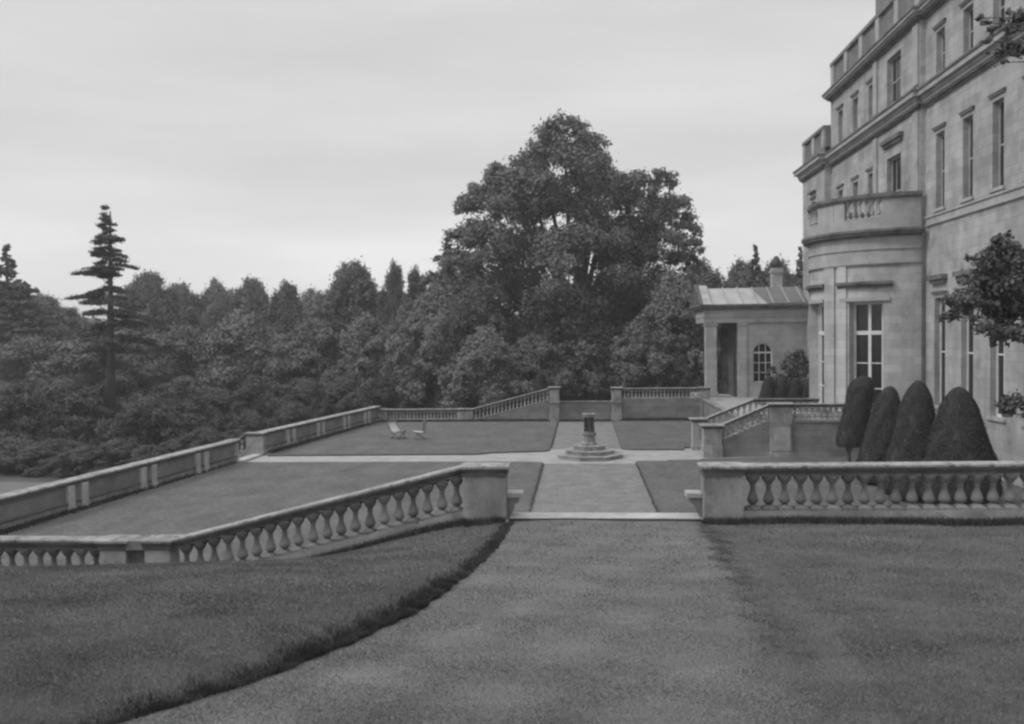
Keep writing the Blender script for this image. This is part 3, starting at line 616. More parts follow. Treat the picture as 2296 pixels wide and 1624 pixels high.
b = MB(); ring(b, BR-.1, BR+.14, 1.3, 1.85); b.build('bow_plinth', M['darkstone'], bowo)
for k, (a0, a1, z0, z1) in enumerate(wins):
    lo, hi = a0 - 8.5, a1 + 6
    if k == 1: lo, hi = -21.5, 21.5
    b = MB(); ring(b, BR-.05, BR+.12, 7.6, 7.72, lo, hi); ring(b, BR-.05, BR+.24, 7.72, 7.86, lo, hi); b.build('hood', M['cornice'], bowo)
    b = MB(); ring(b, BR-.05, BR+.10, 6.97, 7.14, lo+2, hi-2); b.build('lintel', M['trim'], bowo)
    rr = BR - .42; n = 4 if k == 1 else 2
    f = MB(); ring(f, rr-.06, rr, z0, z1, a0, a0+1.8, 2); ring(f, rr-.06, rr, z0, z1, a1-1.8, a1, 2); ring(f, rr-.06, rr, z1-.12, z1, a0+1.8, a1-1.8, 2); ring(f, rr-.06, rr, z0, z0+.15, a0+1.8, a1-1.8, 2)
    fo = f.build('window', M['paint'], bowo)
    f = MB(); ring(f, rr-.08, rr-.05, z0, z1, a0, a1, 3); f.build('pane', M['glass'], fo)
    f = MB()
    for i in range(1, n):
        a = a0 + (a1-a0)*i/n + (1.2 if k == 0 else 0); ring(f, rr-.04, rr+.03, z0+.15, z1-.12, a-1.1, a+1.1, 2)
    ring(f, rr-.04, rr+.02, 5.42, 5.6, a0+1.8, a1-1.8, 2); ring(f, rr-.045, rr-.01, 4.08, 4.13, a0+1.8, a1-1.8, 2); ring(f, rr-.045, rr-.01, 2.9, 2.95, a0+1.8, a1-1.8, 2)
    f.build('sash_bars', M['paint'], fo)
# chimney stacks far along the roof are out of frame

# ---------------------------------------------------------------- pavilion
pav = thing('pavilion', (11.5, 61, 1.3), 'small classical stone pavilion with lead roof, square columns and arched window', 'pavilion')
PY, PB, PZ = 60.0, 64.0, 1.3
def arch_wall():
    b = MB(); cx, r_, zs, z0 = 12.03, .64, 4.25, 2.27; n = 12
    x0, x1, zt = 10.42, 14.9, 6.25
    P = lambda x, z, d=0: (x, PY+d, z)
    b.add([P(x0,PZ),P(cx-r_,PZ),P(cx-r_,zt),P(x0,zt)], [(0,1,2,3)]); b.add([P(cx+r_,PZ),P(x1,PZ),P(x1,zt),P(cx+r_,zt)], [(0,1,2,3)])
    b.add([P(cx-r_,PZ),P(cx+r_,PZ),P(cx+r_,z0),P(cx-r_,z0)], [(0,1,2,3)])
    pts = [(cx - r_*math.cos(math.pi*i/n), zs + r_*math.sin(math.pi*i/n)) for i in range(n+1)]
    for i in range(n):
        (a, c1), (d, e1) = pts[i], pts[i+1]; b.add([P(a,c1),P(d,e1),P(d,zt),P(a,zt)], [(0,1,2,3)]); b.add([P(a,c1),P(d,e1),P(d,e1,.25),P(a,c1,.25)], [(0,3,2,1)])
    b.add([P(cx-r_,z0),P(cx-r_,zs),P(cx-r_,zs,.25),P(cx-r_,z0,.25)], [(0,1,2,3)]); b.add([P(cx+r_,z0),P(cx+r_,zs),P(cx+r_,zs,.25),P(cx+r_,z0,.25)], [(0,3,2,1)])
    b.add([P(x0,PZ),P(x0,zt),P(x0,zt,4.0),P(x0,PZ,4.0)], [(0,1,2,3)]); b.add([P(x0,PZ,4.0),P(x1,PZ,4.0),P(x1,zt,4.0),P(x0,zt,4.0)], [(0,3,2,1)])
    o = b.build('wall', M['pavil'], pav)
    g = MB(); g.add([P(cx-r_,z0,.22),P(cx+r_,z0,.22),P(cx+r_,zs,.22)] + [P(x, z, .22) for x, z in pts[::-1]] , [tuple(range(16))]); 
    wn = MB(); wn.box(cx-r_, cx-r_+.07, PY+.12, PY+.2, z0, zs); wn.box(cx+r_-.07, cx+r_, PY+.12, PY+.2, z0, zs); wn.box(cx-r_, cx+r_, PY+.12, PY+.2, z0, z0+.08); wn.box(cx-r_, cx+r_, PY+.11, PY+.2, zs-.05, zs+.05)
    for i in range(n):
        (a, c1), (d, e1) = pts[i], pts[i+1]; s = .9
        a2, c2 = cx+(a-cx)*s, zs+(c1-zs)*s; d2, e2 = cx+(d-cx)*s, zs+(e1-zs)*s
        wn.add([(a,PY+.12,c1),(d,PY+.12,e1),(d2,PY+.12,e2),(a2,PY+.12,c2)], [(0,1,2,3)])
    for k in (-.213, .213): wn.box(cx+k-.02, cx+k+.02, PY+.13, PY+.18, z0, zs+.56)
    for z in (2.93, 3.58): wn.box(cx-r_, cx+r_, PY+.132, PY+.182, z-.02, z+.02)
    w_ = wn.build('window', M['paint'], pav); g.build('pane', M['glass'], w_)
arch_wall()
def pcol(x0, x1, y0, y1, name='column'):
    b = MB(); b.box(x0, x1, y0, y1, PZ+.2, 6.05); b.box(x0-.06, x1+.06, y0-.06, y1+.06, PZ, PZ+.2); b.box(x0-.07, x1+.07, y0-.07, y1+.07, 6.05, 6.25); b.build(name, M['pavil'], pav, bevel=.02)
pcol(8.33, 9.05, PY-.02, PY+.7); pcol(8.93, 9.55, PB-.7, PB)
b = MB(); b.box(10.34, 10.41, PY+.3, PB, PZ, 6.25); b.box(9.95, 10.34, PB-.6, PB, PZ, 6.25); b.box(8.3, 10.3, PY+.4, PB-.3, 6.17, 6.245); b.build('inner_wall', M['mould'], pav)  # portico interior shade painted as dark stone
b = MB(); b.box(10.42, 11.0, PY-.06, PY-.002, PZ, 6.05); b.box(10.36, 11.06, PY-.1, PY-.002, 6.05, 6.25); b.build('pilaster', M['pavil'], pav)
b = MB(); b.box(8.2, 14.9, PY-.12, PB+.1, 6.25, 6.62); b.box(8.15, 14.9, PY-.17, PB+.15, 6.62, 6.68); b.box(8.2, 14.9, PY-.11, PB+.11, 6.68, 7.12); b.build('entablature', M['pavil'], pav)
b = MB(); b.box(8.0, 14.9, PY-.3, PB+.3, 7.12, 7.22); b.box(7.9, 14.9, PY-.42, PB+.42, 7.22, 7.34); b.box(7.82, 14.9, PY-.5, PB+.5, 7.34, 7.46); b.build('cornice', M['cornice'], pav)
ym = (PY+PB)/2; zr = 8.62
b = MB(); b.add([(8.6,PY-.45,7.46),(14.9,PY-.45,7.46),(14.9,ym,zr),(8.6,ym,zr),(8.6,PB+.45,7.46),(14.9,PB+.45,7.46)], [(0,1,2,3),(4,3,2,5)])
for i in range(7):
    x = 8.75 + i*.98; b.add([(x-.03,PY-.45,7.48),(x+.03,PY-.45,7.48),(x+.03,ym,zr+.05),(x-.03,ym,zr+.05),(x-.03,PY-.45,7.52),(x+.03,PY-.45,7.52),(x+.03,ym,zr+.09),(x-.03,ym,zr+.09)], [(4,5,6,7),(0,1,5,4),(1,2,6,5),(2,3,7,6),(3,0,4,7)])
rf = b.build('roof', M['lead'], pav)
b = MB()
y0, y1 = PY-.55, PB+.55
tri = lambda x: [(x,y0,7.46),(x,y1,7.46),(x,ym,zr+.28)]
b.add(tri(7.85)+tri(8.12), [(0,2,1),(3,4,5),(0,1,4,3),(1,2,5,4),(2,0,3,5)]); b.build('pediment', M['mould'], pav)
b = MB(); tr2 = lambda x: [(x,y0+.03,7.462),(x,y1-.03,7.462),(x,ym,zr+.22)]; b.add(tr2(8.12)+tr2(8.66), [(0,2,1),(3,4,5),(0,1,4,3),(1,2,5,4),(2,0,3,5)]); b.build('gable_coping', M['trim'], pav)
b = MB(); b.add([(12.3,PY-.44,7.50),(14.9,PY-.44,7.50),(14.9,ym,zr+.04),(11.6,ym,zr+.04)], [(0,1,2,3)]); b.build('slate_slope', M['slate'], pav)
cm = MB(); cm.box(13.5, 14.2, 63.9, 64.6, 7.4, 10.1); cm.box(13.42, 14.28, 63.82, 64.68, 9.75, 9.9); ch = cm.build('chimney', M['pavil'], pav)
cm = MB(); cm.lathe([(.36,10.1),(.44,10.25),(.42,10.45),(.26,10.7),(.14,10.9),(.05,10.95)], (13.85, 64.25, 0), 12); cm.build('chimney_cap', M['bronze'], ch, True)
b = MB(); b.box(9.55, 9.95, PB-.45, PB-.25, 2.1, 2.25); b.box(9.55, 9.95, PB-.45, PB-.25, PZ, 1.42)
for i in range(3): b.lathe([(.07,1.42),(.04,1.55),(.07,1.75),(.04,1.95),(.07,2.1)], (9.62+i*.13, PB-.35, 0), 8)
b.build('back_rail', M['darkstone'], pav)

# ---------------------------------------------------------------- foliage machinery
def leaf_cloud(C, Nn, S, aspect=.62):
    """diamond leaves: C centres, Nn outward directions, S sizes"""
    n = len(C); nr = Nn + RNG.normal(0, .75, (n, 3)); nr /= np.linalg.norm(nr, axis=1)[:, None] + 1e-9
    u = np.cross(nr, RNG.normal(0, 1, (n, 3))); u /= np.linalg.norm(u, axis=1)[:, None] + 1e-9; v = np.cross(nr, u)
    S = S[:, None]; sag = nr*S*.18
    V = np.stack([C - u*S, C - v*S*aspect - sag, C + u*S, C + v*S*aspect - sag], 1).reshape(-1, 3)
    return V, np.arange(4*n).reshape(-1, 4)
def lobes_cloud(lobes, n, size, sub=26, sig=.17, shell=.85, flat=1.4):
    lobes = np.array(lobes, float); area = (lobes[:, 3]*lobes[:, 5]); cnt = (n*area/area.sum()).astype(int); Cs = []; Ns = []
    for (x, y, z, rx, ry, rz), c in zip(lobes, cnt):
        k = max(6, sub); d = RNG.normal(0, 1, (k, 3)); d /= np.linalg.norm(d, axis=1)[:, None]; d[:, 2] = np.where(d[:, 2] < -.55, -d[:, 2], d[:, 2])
        rad = RNG.uniform(shell-.25, 1.02, k); cc = d*rad[:, None]
        pick = RNG.integers(0, k, c); g = RNG.normal(0, 1, (c, 3))*sig; g[:, 2] *= .6*flat
        p = cc[pick] + g; nn = p/(np.linalg.norm(p, axis=1)[:, None]+1e-9)*.6 + g/(sig*2.2); nn[:, 2] += .35
        Cs.append(p*np.array([rx, ry, rz]) + np.array([x, y, z])); Ns.append(nn)
    C = np.concatenate(Cs); Nn = np.concatenate(Ns)
    return leaf_cloud(C, Nn, size*RNG.uniform(.6, 1.3, len(C)))
def limbs(b, base, tips, r0, seed=1):
    rr = random.Random(seed)
    top = max(t[2] for t in tips); fork = base[2] + (top-base[2])*.35
    f = Vector((base[0]+rr.uniform(-.3,.3), base[1], fork)); b.bar(base, f, r0*1.15, 9, r0*.75)
    b.bar(f, (base[0], base[1], base[2] + (top-base[2])*.85), r0*.7, 7, r0*.12)
    for t in tips:
        m = f.lerp(Vector(t), .5) + Vector((rr.uniform(-.5,.5), rr.uniform(-.5,.5), rr.uniform(.1,.8)))
        s = Vector((base[0], base[1], fork + rr.uniform(-.1,.35)*(top-fork)))
        b.bar(s, m, r0*.38, 6, r0*.24); b.bar(m, t, r0*.24, 5, r0*.06)
def add_tree(name, loc, lobes, n, size, m, label, cat='tree', group=None, r0=.35, **k):
    t = thing(name, loc, label, cat, group)
    V, F = lobes_cloud(lobes, n, size, **k); npmesh('crown', V, F, M[m], parent=t)
    b = MB(); tips = [(l[0], l[1], l[2]) for l in lobes[:10]]; limbs(b, (0, 0, 0), tips, r0, len(lobes)); me = b.mesh('trunk', M['bark'], smooth=True); o = bpy.data.objects.new('trunk', me); COL.objects.link(o); o.parent = t
    return t
def dome_lobes(w, h, zc, seed, n=16, low=.12):
    """unit crown: half width w, height h, starting at height zc"""
    rr = random.Random(seed); out = [(0, 0, zc+h*.5, w*.55, w*.55, h*.42), (0, 0, zc+h*.82, w*.36, w*.36, h*.2)]
    for i in range(n):
        f = (i+.5)/n; a = i*2.4 + rr.uniform(-.4,.4); zz = low + (1-low)*f; rad = w*math.sqrt(max(.05, 1-(zz*1.0)**2))*rr.uniform(.55,1.0)
        s = rr.uniform(.20,.46)*w*(1-.35*zz)
        out.append((rad*math.cos(a), rad*math.sin(a), zc + h*zz*.86, s, s, s*.8))
    return out
def copy_thing(src, name, loc, sc, rz, label, group=None):
    o = src.copy(); o.name = name; COL.objects.link(o); o.location = loc; o.scale = sc; o.rotation_euler = (0, 0, rz); o['label'] = label
    if group: o['group'] = group
    for ch in src.children:
        d = ch.copy(); COL.objects.link(d); d.parent = o
    return o

# ---- the great tree over the end of the path
BIG = [(1265,320,62),(1215,352,48),(1318,345,50),(1262,395,88),(1180,400,58),(1122,405,42),(1348,408,50),(1075,452,46),(1150,470,80),(1350,450,80),(1250,500,100),
       (1432,425,48),(1484,412,34),(1500,478,55),(1415,500,85),(1536,520,36),(1545,560,30),(1480,560,66),(1048,466,32),(1035,545,42),(1092,560,76),(1170,590,95),(1005,585,34),
       (1300,610,120),(1420,620,95),(1540,592,28),(1180,690,95),(1090,660,70),(1495,660,62),(1280,740,115),(1400,740,100),(1000,645,52),(1045,615,58),(968,640,34),(1150,790,80),(1300,830,80),(1420,830,62),(1090,740,80),(1040,700,70),(1510,720,70),(1540,660,50),(1220,450,70),(1385,560,90),(1252,690,70),(1290,760,80),(1400,670,75),(1455,700,60),(1340,690,70)]
D0 = 78
base = at(1305, 900, D0); base = Vector((base.x, D0, -1.6)); lob = []
for i, (u, v, r_) in enumerate(BIG):
    dy = random.uniform(-4.5, 4.5)*min(1, r_/70); p = at(u, v, D0+dy); s = r_/2000*D0
    lob.append((p.x-base.x, p.y-base.y, p.z-base.z, s, s*1.15, s*.86))
add_tree('great_tree', base, lob, 190000, .15, 'leaf', 'towering broad-crowned broadleaf tree standing tallest behind the far garden wall', r0=.85, sub=34, sig=.14)

# ---- unit trees, then copies
KINDS = {}
def kind_tree(k, u, v, D, hwpx, label, base_z=-1.6, asp=1.0):
    """crown half width and top come from the survey pixel; first of a kind is built, the rest are copies"""
    top = at(u, v, D); w_ = hwpx/2000*D; h = top.z - base_z; loc = Vector((top.x, D, base_z)); rz = random.uniform(0, 6.28)
    grp = {'dome': 'woodland trees', 'oval': 'woodland trees', 'light': 'woodland trees', 'dark': 'woodland trees', 'bush': 'shrubs beyond the walls', 'spire': 'distant conifers'}[k]
    nm = {'bush': 'shrub', 'spire': 'conifer_tree'}.get(k, 'woodland_tree')
    if k not in KINDS:
        if k == 'dome': t = add_tree(nm, (0,0,0), dome_lobes(6, 9.5, 3, 3, 20), 60000, .16, 'leaf', 'x', 'tree', grp, sub=30)
        if k == 'light': t = add_tree(nm, (0,0,0), dome_lobes(6, 10.5, 2, 8, 24), 60000, .155, 'leaf_light', 'x', 'tree', grp, sub=30)
        if k == 'oval': t = add_tree(nm, (0,0,0), dome_lobes(5, 11.5, 2, 5, 20), 55000, .155, 'leaf', 'x', 'tree', grp, sub=28)
        if k == 'dark': t = add_tree(nm, (0,0,0), dome_lobes(5.5, 10.5, 2, 9, 22), 55000, .155, 'leaf_dark', 'x', 'tree', grp, sub=30)
        if k == 'bush': t = add_tree(nm, (0,0,0), dome_lobes(3.5, 4.6, .2, 12, 22, low=.0), 45000, .085, 'leaf_dark', 'x', 'shrub', grp, r0=.12, sub=26)
        if k == 'spire':
            t = thing(nm, (0,0,0), 'x', 'conifer', grp); lo = []
            for i in range(12):
                f = i/11; z = 1.5 + 11.5*f; rr_ = 3.2*(1-f)**.8 + .3
                for j in range(4 if i < 9 else 1):
                    a = j*1.57 + i; q = rr_*.45 if i < 9 else 0; lo.append((q*math.cos(a), q*math.sin(a), z, rr_*.62, rr_*.62, .75))
            V, F = lobes_cloud(lo, 15000, .2, sub=14); npmesh('crown', V, F, M['needle'], parent=t)
            b = MB(); b.bar((0,0,0), (0,0,13.2), .3, 8, .04); me = b.mesh('trunk', M['bark']); o = bpy.data.objects.new('trunk', me); COL.objects.link(o); o.parent = t
        KINDS[k] = (t, {'dome': (6, 12.3), 'light': (6, 12.3), 'oval': (5, 13.1), 'dark': (5.5, 12.2), 'bush': (3.5, 4.8), 'spire': (3.2, 13.8)}[k]); fresh = True
    else: fresh = False
    t, (uw, uh) = KINDS[k]; sc = (w_/uw, w_/uw*asp, h/uh)
    if fresh: t.location = loc; t.scale = sc; t.rotation_euler.z = rz; t['label'] = label; return t
    return copy_thing(t, nm, loc, sc, rz, label, grp)
T = [('spire',14,545,88,125,'tall dark conifer cut by the left edge of the picture'),
 ('dome',85,672,112,120,'low rounded treetop on the skyline between the two left conifers'),
 ('dome',330,625,95,95,'dark flat-topped tree just right of the tall layered conifer'),
 ('dome',405,648,108,85,'small treetop on the skyline, first right of the flat-topped tree'),
 ('light',482,640,110,70,'rounded treetop on the skyline above the pale domed tree'),
 ('dome',562,636,108,75,'peaked treetop on the skyline, right of the rounded one above the pale dome'),
 ('dark',640,652,98,85,'dark cone-shaped tree on the skyline midway between conifer and great tree'),
 ('light',702,660,106,90,'lowest treetop on the skyline, left of the large rounded tree'),
 ('dome',790,603,92,100,'large rounded tree breaking the skyline left of the great tree'),
 ('dark',882,612,88,58,'narrow dark treetop next to the great tree, left one of two'),
 ('dark',932,624,84,60,'narrow dark treetop touching the left flank of the great tree'),
 ('dome',60,765,84,130,'broad tree low at the far left under the edge conifer'),
 ('dark',215,770,74,120,'dark tree behind the trunk of the layered conifer'),
 ('dome',400,740,80,110,'middle tree just right of the layered conifer trunk'),
 ('light',545,708,78,120,'pale domed tree in the middle of the left wood'),
 ('dome',700,730,76,105,'rounded mid-height tree between the pale dome and the large skyline tree'),
 ('light',822,715,74,95,'pale tree below the large rounded skyline tree'),
 ('light',975,650,70,105,'pale tree in front of the left foot of the great tree'),('dome',1060,655,73,100,'mid-grey tree filling the left flank of the great tree'),('dome',925,690,80,90,'rounded tree behind the pale tree at the left foot of the great tree'),
 ('light',1085,745,66,105,'pale low tree in front of the great tree above the climbing balustrade'),
 ('dome',1195,760,70,100,'low tree against the trunk of the great tree'),
 ('light',1508,625,70,112,'pale tree between the great tree and the pavilion'),
 ('dome',1440,735,68,95,'low tree above the far right balustrade'),
 ('dark',1345,838,90,120,'dark low tree in the hollow seen through the end of the path'),
 ('dark',1575,608,96,120,'dark treetop on the skyline just left of the pavilion roof'),
 ('dome',1665,600,92,75,'rounded treetop right behind the pavilion roof'),
 ('spire',1694,546,86,72,'slim conifer rising behind the pavilion roof left of the chimney'),
 ('dome',1745,600,90,85,'treetop behind the pavilion chimney'),
 ('spire',1795,550,84,62,'small conifer squeezed between chimney and house corner'),
 ('dark',1655,760,68,60,'dark tree filling the open portico of the pavilion'),
 ('dome',1800,640,82,60,'leafy tree behind the pavilion roof beside the house corner')]
for k in T: kind_tree(k[0], k[1], k[2], k[3], k[4], k[5])
S = [(20,985,47.5,95,'low shrub standing on the meadow at the very left edge'),(195,1000,45.5,75,'round low shrub behind the parapet at the end of the meadow'),(262,985,47,70,'low dark shrub behind the parapet right of the meadow'),(85,1000,46.5,70,'small round shrub at the back of the meadow'),(395,985,50,62,'low shrub behind the parapet, between trunk and side stair'),(40,860,54,120,'large shrub outside the wall at the far left edge'),(150,850,60,120,'tall shrub left of the layered conifer trunk'),(330,890,56,90,'shrub at the foot of the layered conifer'),
 (120,985,50,80,'low shrub over the meadow near the left end of the parapet'),(385,860,62,105,'shrub right of the layered conifer foot'),(330,1000,46,62,'low shrub peeping over the nearer parapet'),
 (470,870,68,100,'broad shrub behind the nearer parapet wall'),(455,960,50,70,'shrub touching the nearer parapet coping near the stair opening'),(575,845,68,90,'large pale shrub above the side stair opening'),
 (560,925,55,60,'low shrub right behind the side stair opening'),(680,850,69,90,'large shrub behind the farther parapet'),(665,905,61,62,'low dark shrub close behind the farther parapet'),
 (770,845,70,80,'shrub behind the far end of the parapet'),(800,880,66,56,'low shrub behind the corner of parapet and far balustrade'),(860,850,72,75,'shrub behind the far level balustrade, left part'),
 (940,850,71,75,'shrub behind the middle of the far level balustrade'),(1010,865,68,60,'shrub behind the right end of the far level balustrade'),(1120,850,66,68,'shrub behind the climbing balustrade'),
 (1200,860,66,50,'shrub just left of the tall pier ending the climbing balustrade'),(1440,835,68,58,'shrub behind the far right balustrade near its pier'),(1530,825,67,62,'shrub behind the far right balustrade beside the pavilion')]
for k in S: kind_tree('bush', k[0], k[1], k[2], k[3], k[4])
X = RNG.uniform(-90, 12, 22000); Y = RNG.uniform(84, 96, 22000); zt = 5.2 + 1.3*np.sin(X*.27+2) + .8*np.sin(X*.9)
V, F = leaf_cloud(np.stack([X, Y, -1.6 + (zt+1.6)*RNG.uniform(0, 1, len(X))**.7], 1), np.tile([0, -.6, .6], (len(X), 1)), RNG.uniform(.3, .55, len(X)))
tag(npmesh('undergrowth', V, F, M['leaf_dark']), 'dense leafy undergrowth filling the wood between the tree crowns', 'undergrowth', kind='stuff')
# distant wood closing the horizon
X = RNG.uniform(-150, 90, 26000); Y = RNG.uniform(122, 134, 26000); zt = 9.6 + .9*np.sin(X*.31) + .7*np.sin(X*.83+1)
V, F = leaf_cloud(np.stack([X, Y, -1.6 + (zt+1.6-2.0)*RNG.uniform(0, 1, len(X))**.6], 1), np.tile([0, -.6, .6], (len(X), 1)), RNG.uniform(.7, 1.3, len(X)))
tag(npmesh('distant_woodland', V, F, M['leaf_dark']), 'far wood closing the horizon behind the individual trees', 'woodland', kind='stuff')

# ---- layered conifer on the left
def layered():
    D = 62; p0 = at(249, 990, D); base = Vector((p0.x, D, -1.6)); t = thing('layered_conifer', base, 'tall old conifer with ragged horizontal layered branches standing above the left wood', 'conifer')
    TI = [(474,4,5),(486,8,10),(499,18,22),(512,10,16),(524,20,24),(532,8,52),(546,30,18),(561,36,30),(573,28,44),(586,24,68),(601,76,40),(606,62,30),(628,20,12),(646,50,30),(658,90,44),(676,60,92),(700,50,130),(728,70,150),(756,60,120),(785,70,90),(815,40,60)]
    Cs = []; b = MB(); top = at(247, 474, D)
    b.bar((0,0,0), (top.x-base.x, 0, top.z-base.z), .42, 9, .05)
    for v, l_, r_ in TI:
        z = at(249, v, D).z - base.z
        for sgn, ext in ((-1, l_), (1, r_)):
            L_ = ext/2000*D
            for q in range(3 if ext > 25 else 2):
                a = random.uniform(-1.25, 1.25) if q else random.uniform(-.2, .2); ln = L_*(random.uniform(.85, 1.05) if q == 0 else random.uniform(.35, .95))
                dx, dy = sgn*math.cos(a)*ln, math.sin(a)*ln; dr = -.12*ln + random.uniform(-.1, .1)
                z_ = z + random.uniform(-.28, .28); b.bar((0, 0, z_), (dx, dy, z_+dr), .05, 4, .015)
                m_ = int(60 + 330*ln); s = RNG.uniform(.12, 1, m_)**.8
                wd = .10 + .30*np.sin(s*2.6)*min(1, ln*.5)
                Cs.append(np.stack([dx*s + RNG.normal(0, 1, m_)*wd*abs(math.sin(a))*1.1 + RNG.normal(0, .08, m_), dy*s + RNG.normal(0, 1, m_)*wd, z_ + dr*s*s + RNG.normal(0, .085, m_)*(1.5-s) + random.uniform(-.1,.1)], 1))
    C = np.concatenate(Cs); V, F = leaf_cloud(C, np.tile([0, 0, .9], (len(C), 1)), RNG.uniform(.05, .11, len(C)), .4)
    npmesh('crown', V, F, M['needle'], parent=t)
    me = b.mesh('trunk', M['bark'], smooth=True); o = bpy.data.objects.new('trunk', me); COL.objects.link(o); o.parent = t
layered()

# ---- clipped yews
def yew(name, loc, h, rb, rt, lean, n, size, label, group, wob=0):
    t = thing(name, loc, label, 'clipped yew', group)
    zz = np.concatenate([np.linspace(0, .84, 14), np.linspace(.87, 1, 12)]); k0 = .12
    prof = np.where(zz < k0, rb*(.80+.20*(zz/k0)**.6), rb + (rt-rb)*((zz-k0)/(1-k0)).clip(0)**1.15)
    cap = np.clip((zz-.80)/.20, 0, 1); prof = prof*np.sqrt(np.clip(1-cap**2.1, 0, 1))
    s = RNG.uniform(0, 1, n); a = RNG.uniform(0, 2*np.pi, n); r_ = np.interp(s, zz, prof)
    # reject by radius so the cover stays even
    keep = RNG.uniform(0, 1, n) < (r_/rb + .12); s, a, r_ = s[keep], a[keep], r_[keep]
    bump = 1 + .035*np.sin(a*3+s*9+loc[0]) + .03*np.sin(a*7-s*15+loc[1]) + .02*np.sin(a*13+s*31)
    rad = r_*bump*(RNG.uniform(.92, 1.02, len(s)) + (RNG.uniform(0, 1, len(s)) > .985)*.05); z = .12 + s*(h-.12)
    C = np.stack([rad*np.cos(a) + lean[0]*s, rad*np.sin(a) + lean[1]*s, z], 1); Nn = np.stack([np.cos(a), np.sin(a), .25+1.5*np.clip(s-.8, 0, 1)*4], 1)
    V, F = leaf_cloud(C, Nn*1.3, size*RNG.uniform(.6, 1.3, len(C)), .5)
    npmesh('foliage', V, F, M['yew'], parent=t)
    b = MB(); N_ = 20; vs = []
    for q, p_ in zip(zz, prof):
        for i in range(N_):
            aa = 2*math.pi*i/N_; rr_ = max(.01, p_*.94); vs.append((rr_*math.cos(aa)+lean[0]*q, rr_*math.sin(aa)+lean[1]*q, .12+q*(h-.16)))
    fs = [(j*N_+i, j*N_+(i+1)%N_, (j+1)*N_+(i+1)%N_, (j+1)*N_+i) for j in range(25) for i in range(N_)] + [tuple(range(N_-1,-1,-1)), tuple(range(25*N_, 26*N_))]
    b.add(vs, fs); me = b.mesh('inner_foliage', M['yew'], smooth=True); o = bpy.data.objects.new('inner_foliage', me); COL.objects.link(o); o.parent = t
    b = MB(); b.bar((0,0,-.05), (lean[0]*.3, lean[1]*.3, h*.4), .12, 8, .08); me = b.mesh('trunk', M['bark']); o = bpy.data.objects.new('trunk', me); COL.objects.link(o); o.parent = t
    return t
G = 'clipped yews below the house'
def yew_at(D, ub, ut, vt, hb, ht, v0, n, label):
    a = at(ub, 1000, D); tp = at(ut, vt, D); z0 = .07 if v0 is None else at(ub, v0, D).z
    return yew('clipped_yew', (a.x, D, z0), tp.z - z0, hb/2000*D, ht/2000*D, (tp.x - a.x, 0), n, .027, label, G), a.x, z0
t, x_, z_ = yew_at(37.5, 1903, 1938, 843, 29, 26, 1008, 60000, 'leaning clipped yew nearest the bow window, leftmost of the four large ones')
b = MB(); b.bar((x_, 37.5, .05), (x_, 37.5, z_+.3), .09, 8); b.build('stem', M['bark'], t)
yew_at(33, 1965, 1996, 866, 47, 20, None, 65000, 'shorter slightly leaning clipped yew, second from left of the four large ones')
yew_at(30, 2045, 2060, 853, 63, 21, None, 75000, 'tall clipped yew with narrow domed top, third from left of the four large ones')
yew_at(28.5, 2152, 2150, 867, 84, 24, None, 90000, 'widest clipped yew cone, rightmost of the four large ones')
for i, (x_, l_) in enumerate([(10.75, 'leftmost'), (11.5, 'second from left'), (12.25, 'third from left'), (13.05, 'rightmost')]):
    yew('small_yew', (x_, 53, 1.3), 1.75 - .12*(i > 1), .42, .24, (.28, 0), 5000, .06, 'small clipped yew under the pavilion window, %s of its row of four' % l_, 'small clipped yews in front of the pavilion')
bsh = [(0,0,.9,.9,.5,.9),(.6,.1,1.9,.75,.5,1.0),(-.6,0,.7,.6,.4,.6),(.8,0,2.7,.4,.4,.5),(0,.1,2.0,.35,.3,.4),(-.9,.2,1.7,.3,.2,.4),(1.1,0,1.2,.6,.4,1.2)]
add_tree('wall_shrub', (13.2, 58.6, 1.3), bsh, 5000, .09, 'leaf', 'loose bushy shrub against the pavilion wall beside the house corner', 'shrub', r0=.08, sub=16, sig=.25)

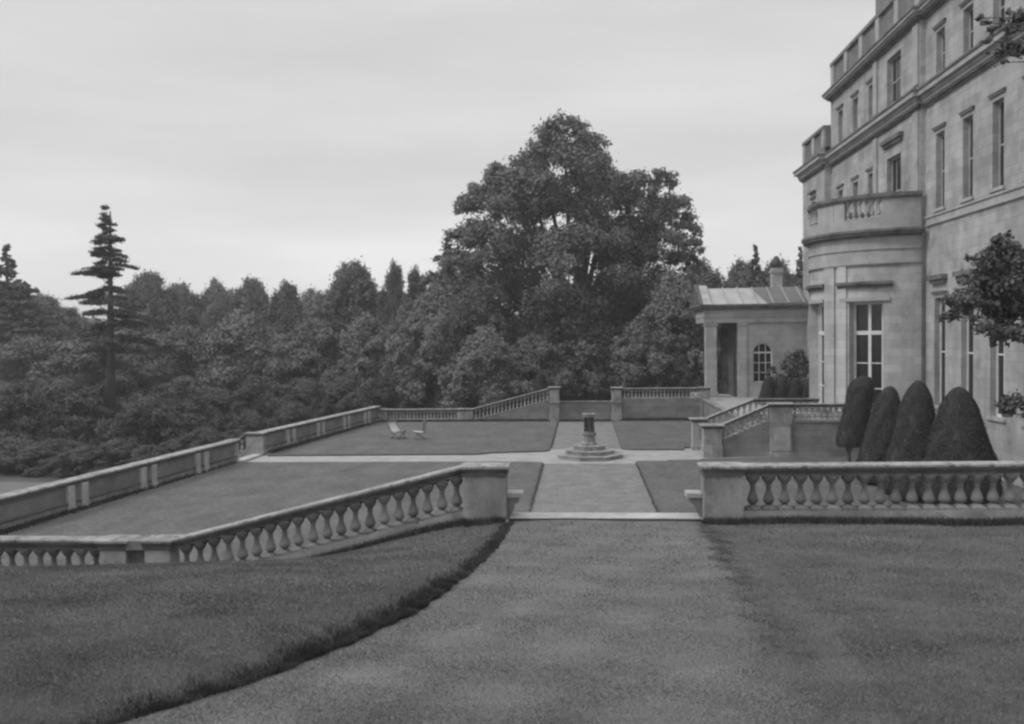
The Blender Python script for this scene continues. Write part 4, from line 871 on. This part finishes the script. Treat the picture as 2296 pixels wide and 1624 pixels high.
# ---- tree reaching in from the right
def side_tree():
    base = Vector((13.4, 21.5, .07)); t = thing('side_tree', base, 'large-leaved tree whose branches reach in from the right edge before the house', 'tree')
    SP = [(2195,640,40),(2235,600,44),(2256,556,30),(2172,682,34),(2138,712,20),(2222,690,44),(2250,650,45),(2244,752,24),(2205,735,20),(2280,600,50),(2285,690,50),(2210,590,26),(2300,760,40),
          (2208,52,10),(2216,92,9),(2200,40,8),(2225,68,10),(2240,120,12),(2256,98,12),(2252,60,9),(2268,70,14),(2290,40,24),(2300,110,26),(2252,140,8),(2248,912,16),(2262,928,16),(2282,905,26)]
    lob = []; b = MB(); q = Vector((2.2, 1.0, 0)); 
    b.bar((0,0,-.1), (.1,0,4), .26, 10, .2); b.bar((.1,0,4), (.2,0,14), .2, 9, .05)
    for u, v, r_ in SP:
        D = 21.5 + random.uniform(-.7, .7); p = at(u, v, D) - base; s = r_/2000*D
        lob.append((p.x, p.y, p.z, s*.72, s*1.0, s*.62))
        for k_ in range(3 if r_ > 20 else 1):
            a_ = random.uniform(1.6, 5.2); e_ = s*random.uniform(.9, 1.35); lob.append((p.x + e_*math.cos(a_), p.y + random.uniform(-.3,.3), p.z + e_*math.sin(a_)*.8, s*.22, s*.3, s*.2)); b.bar(p, (lob[-1][0], lob[-1][1], lob[-1][2]), .014, 4, .006)
        st = Vector((.15, 0, max(1.5, min(13.5, p.z - .8)))); m_ = st.lerp(p, .55) + Vector((0, random.uniform(-.2,.2), .25)); b.bar(st, m_, .05, 5, .03); b.bar(m_, p, .03, 5, .008)
    V, F = lobes_cloud(lob, 9500, .066, sub=9, sig=.42, shell=.75); npmesh('crown', V, F, M['leaf_dark'], parent=t)
    me = b.mesh('trunk', M['bark'], smooth=True); o = bpy.data.objects.new('trunk', me); COL.objects.link(o); o.parent = t
side_tree()

# ---------------------------------------------------------------- haze
hm_ = bpy.data.materials.new('haze_air'); hm_.use_nodes = True; t_ = hm_.node_tree; t_.nodes.clear()
o_ = t_.nodes.new('ShaderNodeOutputMaterial'); v_ = t_.nodes.new('ShaderNodeVolumePrincipled'); t_.links.new(v_.outputs[0], o_.inputs['Volume'])
v_.inputs['Color'].default_value = (.9, .9, .9, 1); v_.inputs['Density'].default_value = .0009; v_.inputs['Anisotropy'].default_value = .2
b = MB(); b.box(-1600, 1600, -700, 2600, -3, 40); tag(b.build('haze', hm_), kind='stuff')
